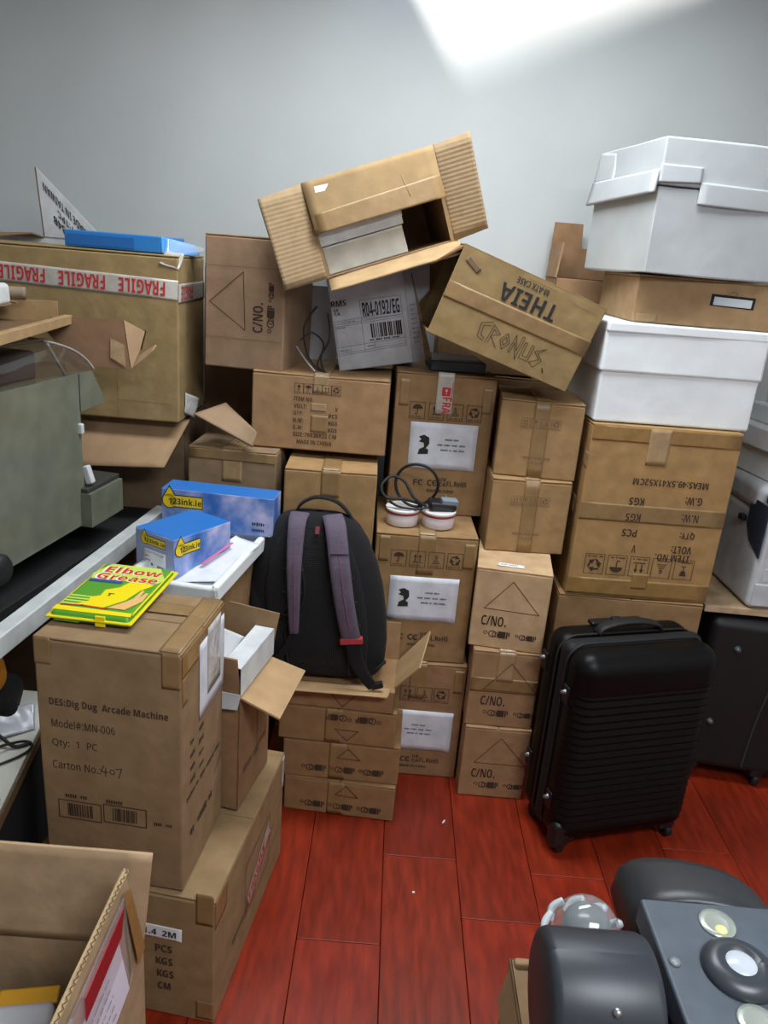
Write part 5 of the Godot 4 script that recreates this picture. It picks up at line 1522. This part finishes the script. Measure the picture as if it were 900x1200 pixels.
	part("webbing", ribbon(smooth([Vector3(-0.074, 0.16, 0.12), Vector3(-0.09, 0.11, 0.115), Vector3(-0.125, 0.05, 0.105)]), Vector3(1, 0.3, 0), 0.022, 0.018, 0.005), M.cloth, t)
	part("buckle", rbox(Vector3(0.034, 0.02, 0.014), 0.004), M.black_plastic, t, Transform3D(Basis(Vector3(0, 0, 1), 0.3), Vector3(0.168, 0.0, 0.118)))
	part("webbing_end", ribbon([Vector3(0.13, 0.02, 0.06), Vector3(0.16, 0.035, 0.06), Vector3(0.185, 0.055, 0.06)], Vector3(0, 0, 1), 0.022, 0.022, 0.003), M.cloth, t)
	part("brand_patch", rbox(Vector3(0.012, 0.022, 0.003), 0.001), mat(rgb8(110, 30, 40), 0.7), t, Transform3D(Basis(Vector3(1, 0, 0), -0.5), Vector3(-0.03, 0.425, 0.082)))
	part("zip_pull", rbox(Vector3(0.004, 0.02, 0.004), 0.001), M.silver, t, Transform3D(Basis(), Vector3(0.158, 0.23, 0.02)))

func suitcases():
	var t = thing("suitcase", "large black ribbed hard-shell suitcase standing upright on the red floor", "suitcase", Vector3(0.735, 0, -1.95), Vector3(0, 16.6, 0))
	var w = 0.44
	var d = 0.235
	var y0 = 0.045
	var h = 0.598
	var top = h - 0.105
	var ribs = func(p: Vector3, n: Vector3):
		var y = p.y + h / 2
		if y > top or y < 0.012 or p.z < 0.0: return 0.0
		var k = fposmod((top - y) / 0.0232, 1.0)
		var r = (k / 0.72) if k < 0.72 else (1.0 - k) / 0.28
		var side = smoothstep(0.02, 0.06, p.z + d / 4 - 0.04) * (0.35 + 0.65 * smoothstep(-0.1, 0.4, n.z))
		return -0.0055 * (1.0 - r) * clampf(side, 0, 1) * smoothstep(top, top - 0.01, y)
	part("front_shell", rbox(Vector3(w, h, d / 2), 0.052, Vector3i(10, 170, 4), ribs), M.shell, t, Transform3D(Basis(), Vector3(0, y0, d / 4 + 0.002)))
	part("rear_shell", rbox(Vector3(w, h, d / 2), 0.052, Vector3i(4, 6, 4)), M.shell, t, Transform3D(Basis(), Vector3(0, y0, -d / 4 - 0.002)))
	part("zip_band", rbox(Vector3(w - 0.004, h - 0.004, 0.06), 0.026, Vector3i(4, 4, 2)), M.zip, t, Transform3D(Basis(), Vector3(0, y0 + 0.002, 0.0)))
	for z in [0.026, -0.026]:
		part("piping", tube(rounded_loop(w / 2 - 0.001, y0 + 0.001, y0 + h - 0.001, 0.055, z), 0.0035, 6, true), M.black_rubber, t)
	part("top_handle", ribbon(smooth([Vector3(-0.10, y0 + h + 0.001, -0.03), Vector3(-0.085, y0 + h + 0.018, -0.03), Vector3(-0.03, y0 + h + 0.03, -0.03), Vector3(0.03, y0 + h + 0.03, -0.03), Vector3(0.085, y0 + h + 0.018, -0.03), Vector3(0.10, y0 + h + 0.001, -0.03)]), Vector3(0, 0, 1), 0.034, 0.034, 0.012), M.black_rubber, t)
	part("pull_grip", rbox(Vector3(0.17, 0.014, 0.03), 0.006), M.black_plastic, t, Transform3D(Basis(), Vector3(-0.01, y0 + h - 0.003, -0.085)))
	part("grip_button", rbox(Vector3(0.03, 0.008, 0.018), 0.004), M.black_rubber, t, Transform3D(Basis(), Vector3(-0.01, y0 + h + 0.009, -0.085)))
	for p in [Vector2(0.052, 0.47), Vector2(0.055, 0.13), Vector2(-0.085, 0.50), Vector2(-0.085, 0.17)]:
		part("side_stud", lathe([Vector2(0, 0.02), Vector2(0.005, 0.02), Vector2(0.009, 0.0), Vector2(0.009, -0.004)], 14), M.stud, t, Transform3D(Basis(Vector3(0, 0, 1), PI / 2), Vector3(-w / 2 + 0.003, y0 + p.y, p.x)))
		part("stud_base", rbox(Vector3(0.010, 0.055, 0.03), 0.004), M.black_plastic, t, Transform3D(Basis(), Vector3(-w / 2 + 0.001, y0 + p.y - 0.036, p.x)))
	for x in [-w / 2 + 0.05, w / 2 - 0.05]:
		for z in [-0.075, 0.075]:
			part("wheel_housing", rbox(Vector3(0.055, 0.04, 0.055), 0.012), M.black_plastic, t, Transform3D(Basis(), Vector3(x, 0.036, z)))
			part("wheel", lathe([Vector2(0.004, -0.011), Vector2(0.02, -0.011), Vector2(0.0225, -0.007), Vector2(0.0225, 0.007), Vector2(0.02, 0.011), Vector2(0.004, 0.011), Vector2(0.004, -0.011)], 24), M.black_rubber, t, Transform3D(Basis(Vector3(0, 0, 1), PI / 2), Vector3(x + 0.012 * signf(x), 0.0225, z + 0.006)))
	part("corner_guard", rbox(Vector3(0.06, 0.09, 0.05), 0.02, Vector3i(2, 2, 2)), M.black_plastic, t, Transform3D(Basis(), Vector3(-w / 2 + 0.032, 0.028, d / 2 - 0.03)))
	# second case further right, seen on its narrow side
	t = thing("suitcase", "black fabric case behind and right of the ribbed suitcase, under the wooden board", "suitcase", Vector3(1.285, 0, -2.36), Vector3(0, -8, 0))
	part("body", rbox(Vector3(0.38, 0.545, 0.34), 0.03, Vector3i(4, 4, 4)), mat(rgb8(13, 13, 14), 0.6), t, Transform3D(Basis(), Vector3(0, 0.05, 0)))
	part("zip_line", tube(smooth([Vector3(0.055, 0.57, 0.172), Vector3(0.03, 0.4, 0.172), Vector3(0.01, 0.25, 0.172), Vector3(0.0, 0.07, 0.172)]), 0.003, 6), mat(rgb8(52, 54, 56), 0.5), t)
	part("zip_pull", rbox(Vector3(0.008, 0.03, 0.006), 0.002), M.silver, t, Transform3D(Basis(Vector3(0, 0, 1), -0.3), Vector3(0.062, 0.49, 0.175)))
	for p in [Vector2(-0.1, 0.50), Vector2(-0.13, 0.23)]:
		part("side_stud", lathe([Vector2(0, 0.014), Vector2(0.008, 0.012), Vector2(0.011, 0.0), Vector2(0.011, -0.004)], 14), mat(rgb8(70, 72, 74), 0.3), t, Transform3D(Basis(Vector3(1, 0, 0), PI / 2), Vector3(p.x, p.y, 0.172)))
	part("latch", rbox(Vector3(0.03, 0.04, 0.012), 0.004), M.silver, t, Transform3D(Basis(), Vector3(0.075, 0.53, 0.172)))
	for x in [-0.155, 0.06, 0.155]:
		part("wheel", lathe([Vector2(0.004, -0.011), Vector2(0.022, -0.011), Vector2(0.026, -0.007), Vector2(0.026, 0.007), Vector2(0.022, 0.011), Vector2(0.004, 0.011), Vector2(0.004, -0.011)], 24), M.black_rubber, t, Transform3D(Basis(Vector3(0, 0, 1), PI / 2), Vector3(x, 0.026, 0.145)))
		part("wheel_housing", rbox(Vector3(0.05, 0.04, 0.055), 0.012), M.black_plastic, t, Transform3D(Basis(), Vector3(x, 0.035, 0.14)))

func rounded_loop(hx, y0, y1, r, z) -> Array:
	var out = []
	for c in [[hx - r, y1 - r, 0.0], [-hx + r, y1 - r, PI / 2], [-hx + r, y0 + r, PI], [hx - r, y0 + r, PI * 1.5]]:
		for k in 7:
			var a = c[2] + PI / 2 * k / 6.0
			out.append(Vector3(c[0] + cos(a) * r, c[1] + sin(a) * r, z))
	return out

func device():
	# near carton that carries the dark device
	var t = thing("open_carton", "brown carton at the bottom right, mostly hidden beneath the dark device", "box", Vector3(0.49, 0, -0.56), Vector3(0, 0, 0))
	var s = Vector3(0.55, 0.735, 0.44)
	var m = card(172, 140, 104)
	shell(t, s, "", m)
	part("flap", slab(Vector3(-0.275, 0.728, -0.21), Vector3(-0.275, 0.728, 0.2), Vector3(-0.284, 0.64, 0.2), Vector3(-0.286, 0.68, -0.205), 0.005), m, t)
	part("rim", rbox(Vector3(0.5, 0.02, 0.012), 0.004), card(184, 152, 114), t, Transform3D(Basis(), Vector3(-0.02, 0.722, -0.21)))
	# the device itself: flat head with lamps and a knob, a drum at its left, a curved grip behind
	t = thing("lamp_device", "dark grey device with two lamp cups, round knob and black drum, bottom right corner", "device", Vector3(0.45, 0.742, -0.62), Vector3(0, 0, 0))
	var slate = worn(rgb8(78, 87, 97), 0.5, paper_noise, 3.0)
	part("head_plate", rbox(Vector3(0.37, 0.035, 0.33), 0.004, Vector3i(2, 1, 2)), slate, t, Transform3D(Basis(), Vector3(0.077, 0.125, 0.058)))
	part("head_body", rbox(Vector3(0.30, 0.12, 0.24), 0.012), M.black_plastic, t, Transform3D(Basis(), Vector3(0.09, 0.005, 0.055)))
	var drum = lathe([Vector2(0.0, -0.058), Vector2(0.06, -0.058), Vector2(0.067, -0.055), Vector2(0.07, -0.048), Vector2(0.07, 0.048), Vector2(0.067, 0.055), Vector2(0.06, 0.058), Vector2(0.0, 0.058)], 48)
	part("drum", drum, worn(rgb8(50, 54, 61), 0.42, paper_noise, 3.0), t, Transform3D(Basis(Vector3(0, 0, 1), PI / 2), Vector3(-0.182, 0.118, 0.0)))
	part("drum_stud", lathe([Vector2(0.0, 0.006), Vector2(0.004, 0.005), Vector2(0.005, 0.0)], 12), M.silver, t, Transform3D(Basis(Vector3(1, 0, 0), 0.7), Vector3(-0.178, 0.166, 0.05)))
	part("drum_cradle", rbox(Vector3(0.09, 0.05, 0.08), 0.008), M.black_plastic, t, Transform3D(Basis(), Vector3(-0.182, 0.005, 0.0)))
	part("axle", tube([Vector3(-0.13, 0.085, 0.0), Vector3(-0.05, 0.085, 0.0)], 0.02, 16), M.black_rubber, t)
	# lamp cups sunk in the plate
	for p in 2:
		var at = [Vector3(-0.028, 0.1605, -0.076), Vector3(-0.034, 0.1605, 0.045)][p]
		part("lamp_cup", lathe([Vector2(0.0205, 0.0005), Vector2(0.020, 0.0022), Vector2(0.012, 0.0012), Vector2(0.0, 0.0006)], 28), mat(rgb8(196, 204, 194), 0.22, 0.6), t, Transform3D(Basis(), at))
		part("lamp_chip", lathe([Vector2(0.007, 0.0), Vector2(0.006, 0.002), Vector2(0.0, 0.0024)], 20), mat(rgb8(226, 224, 150), 0.4), t, Transform3D(Basis(), at + Vector3(0.001, 0.0008, 0.009)))
	part("knob", lathe([Vector2(0.0, 0.010), Vector2(0.016, 0.010), Vector2(0.019, 0.014), Vector2(0.030, 0.012), Vector2(0.038, 0.006), Vector2(0.040, 0.0), Vector2(0.038, -0.006)], 40), worn(rgb8(58, 62, 68), 0.35, paper_noise, 3.0), t, Transform3D(Basis(), Vector3(-0.028, 0.161, -0.015)))
	part("knob_lens", lathe([Vector2(0.016, 0.011), Vector2(0.012, 0.0135), Vector2(0.0, 0.0145)], 24), mat(rgb8(184, 190, 198), 0.25), t, Transform3D(Basis(), Vector3(-0.028, 0.161, -0.015)))
	part("button", lathe([Vector2(0.006, 0.0), Vector2(0.006, 0.0015), Vector2(0.0, 0.002)], 16), mat(rgb8(128, 134, 138), 0.3), t, Transform3D(Basis(), Vector3(-0.096, 0.1605, -0.02)))
	# curved grip behind the plate
	var arc = []
	for k in 15:
		var a = PI * (1.0 - k / 14.0)
		arc.append(Vector3(0.008 + cos(a) * 0.088, 0.035 + pow(sin(a), 0.5) * 0.078, -0.185 + 0.015 * cos(a)))
	part("curved_grip", ribbon(arc, Vector3(0, 0.25, 1), 0.105, 0.10, 0.018), worn(rgb8(48, 50, 54), 0.4, paper_noise, 3.0), t)
	part("grip_screw", lathe([Vector2(0.005, 0.0), Vector2(0.004, 0.003), Vector2(0.0, 0.004)], 12), M.silver, t, Transform3D(Basis(Vector3(1, 0, 0), 1.2), Vector3(-0.08, 0.085, -0.14)))
	# clear plastic dome beside the drum
	var dm = thing("clear_dome", "clear crinkled plastic dome tucked behind the black drum", "packaging", Vector3(0.287, 0.737, -0.728))
	var prof = []
	for k in 9:
		var a = PI / 2 * k / 8.0
		prof.append(Vector2(cos(a) * 0.042 + 0.001, 0.10 + sin(a) * 0.048))
	prof.push_front(Vector2(0.044, 0.0))
	var glass = mat(Color(0.86, 0.9, 0.92, 0.14), 0.05)
	glass.transparency = BaseMaterial3D.TRANSPARENCY_ALPHA
	part("dome", lathe(prof, 32), glass, dm)
	for k in 10:
		var a = TAU * k / 10.0
		part("crimp", tube(smooth([Vector3(cos(a) * 0.044, 0.092, sin(a) * 0.044), Vector3(cos(a + .2) * 0.049, 0.103, sin(a + .2) * 0.049), Vector3(cos(a + .45) * 0.043, 0.113, sin(a + .45) * 0.043)]), 0.005, 6), mat(rgb8(196, 202, 206), 0.15), dm)
	part("inner_disc", lathe([Vector2(0.0, 0.134), Vector2(0.022, 0.131), Vector2(0.028, 0.122), Vector2(0.03, 0.08)], 28), mat(rgb8(86, 88, 90), 0.25), dm)

func litter():
	single("paper_scrap", "small folded blue and white paper scrap on the floor behind the curved grip", "paper", sheet(Vector3(0.745, 0.004, -1.69), Vector3(0.79, 0.004, -1.67), Vector3(0.775, 0.05, -1.70), Vector3(0.75, 0.07, -1.715), 0.001, 0.004, 2.0), mat(rgb8(196, 206, 208), 0.5))
	single("foam_chip", "tiny white chip on the red boards near the suitcase wheels", "scrap", rbox(Vector3(0.006, 0.004, 0.005), 0.001), M.eps, Vector3(0.93, 0.0005, -1.80))
	single("foam_chip", "tiny white fleck on the red boards in front of the labelled cartons", "scrap", rbox(Vector3(0.016, 0.003, 0.004), 0.001), M.eps, Vector3(0.26, 0.0005, -1.90), Vector3(0, 60, 0))
	single("foam_chip", "tiny white flake on the red boards near the low carton stack", "scrap", rbox(Vector3(0.007, 0.003, 0.005), 0.001), M.eps, Vector3(0.165, 0.0005, -1.62), Vector3(0, 20, 0))
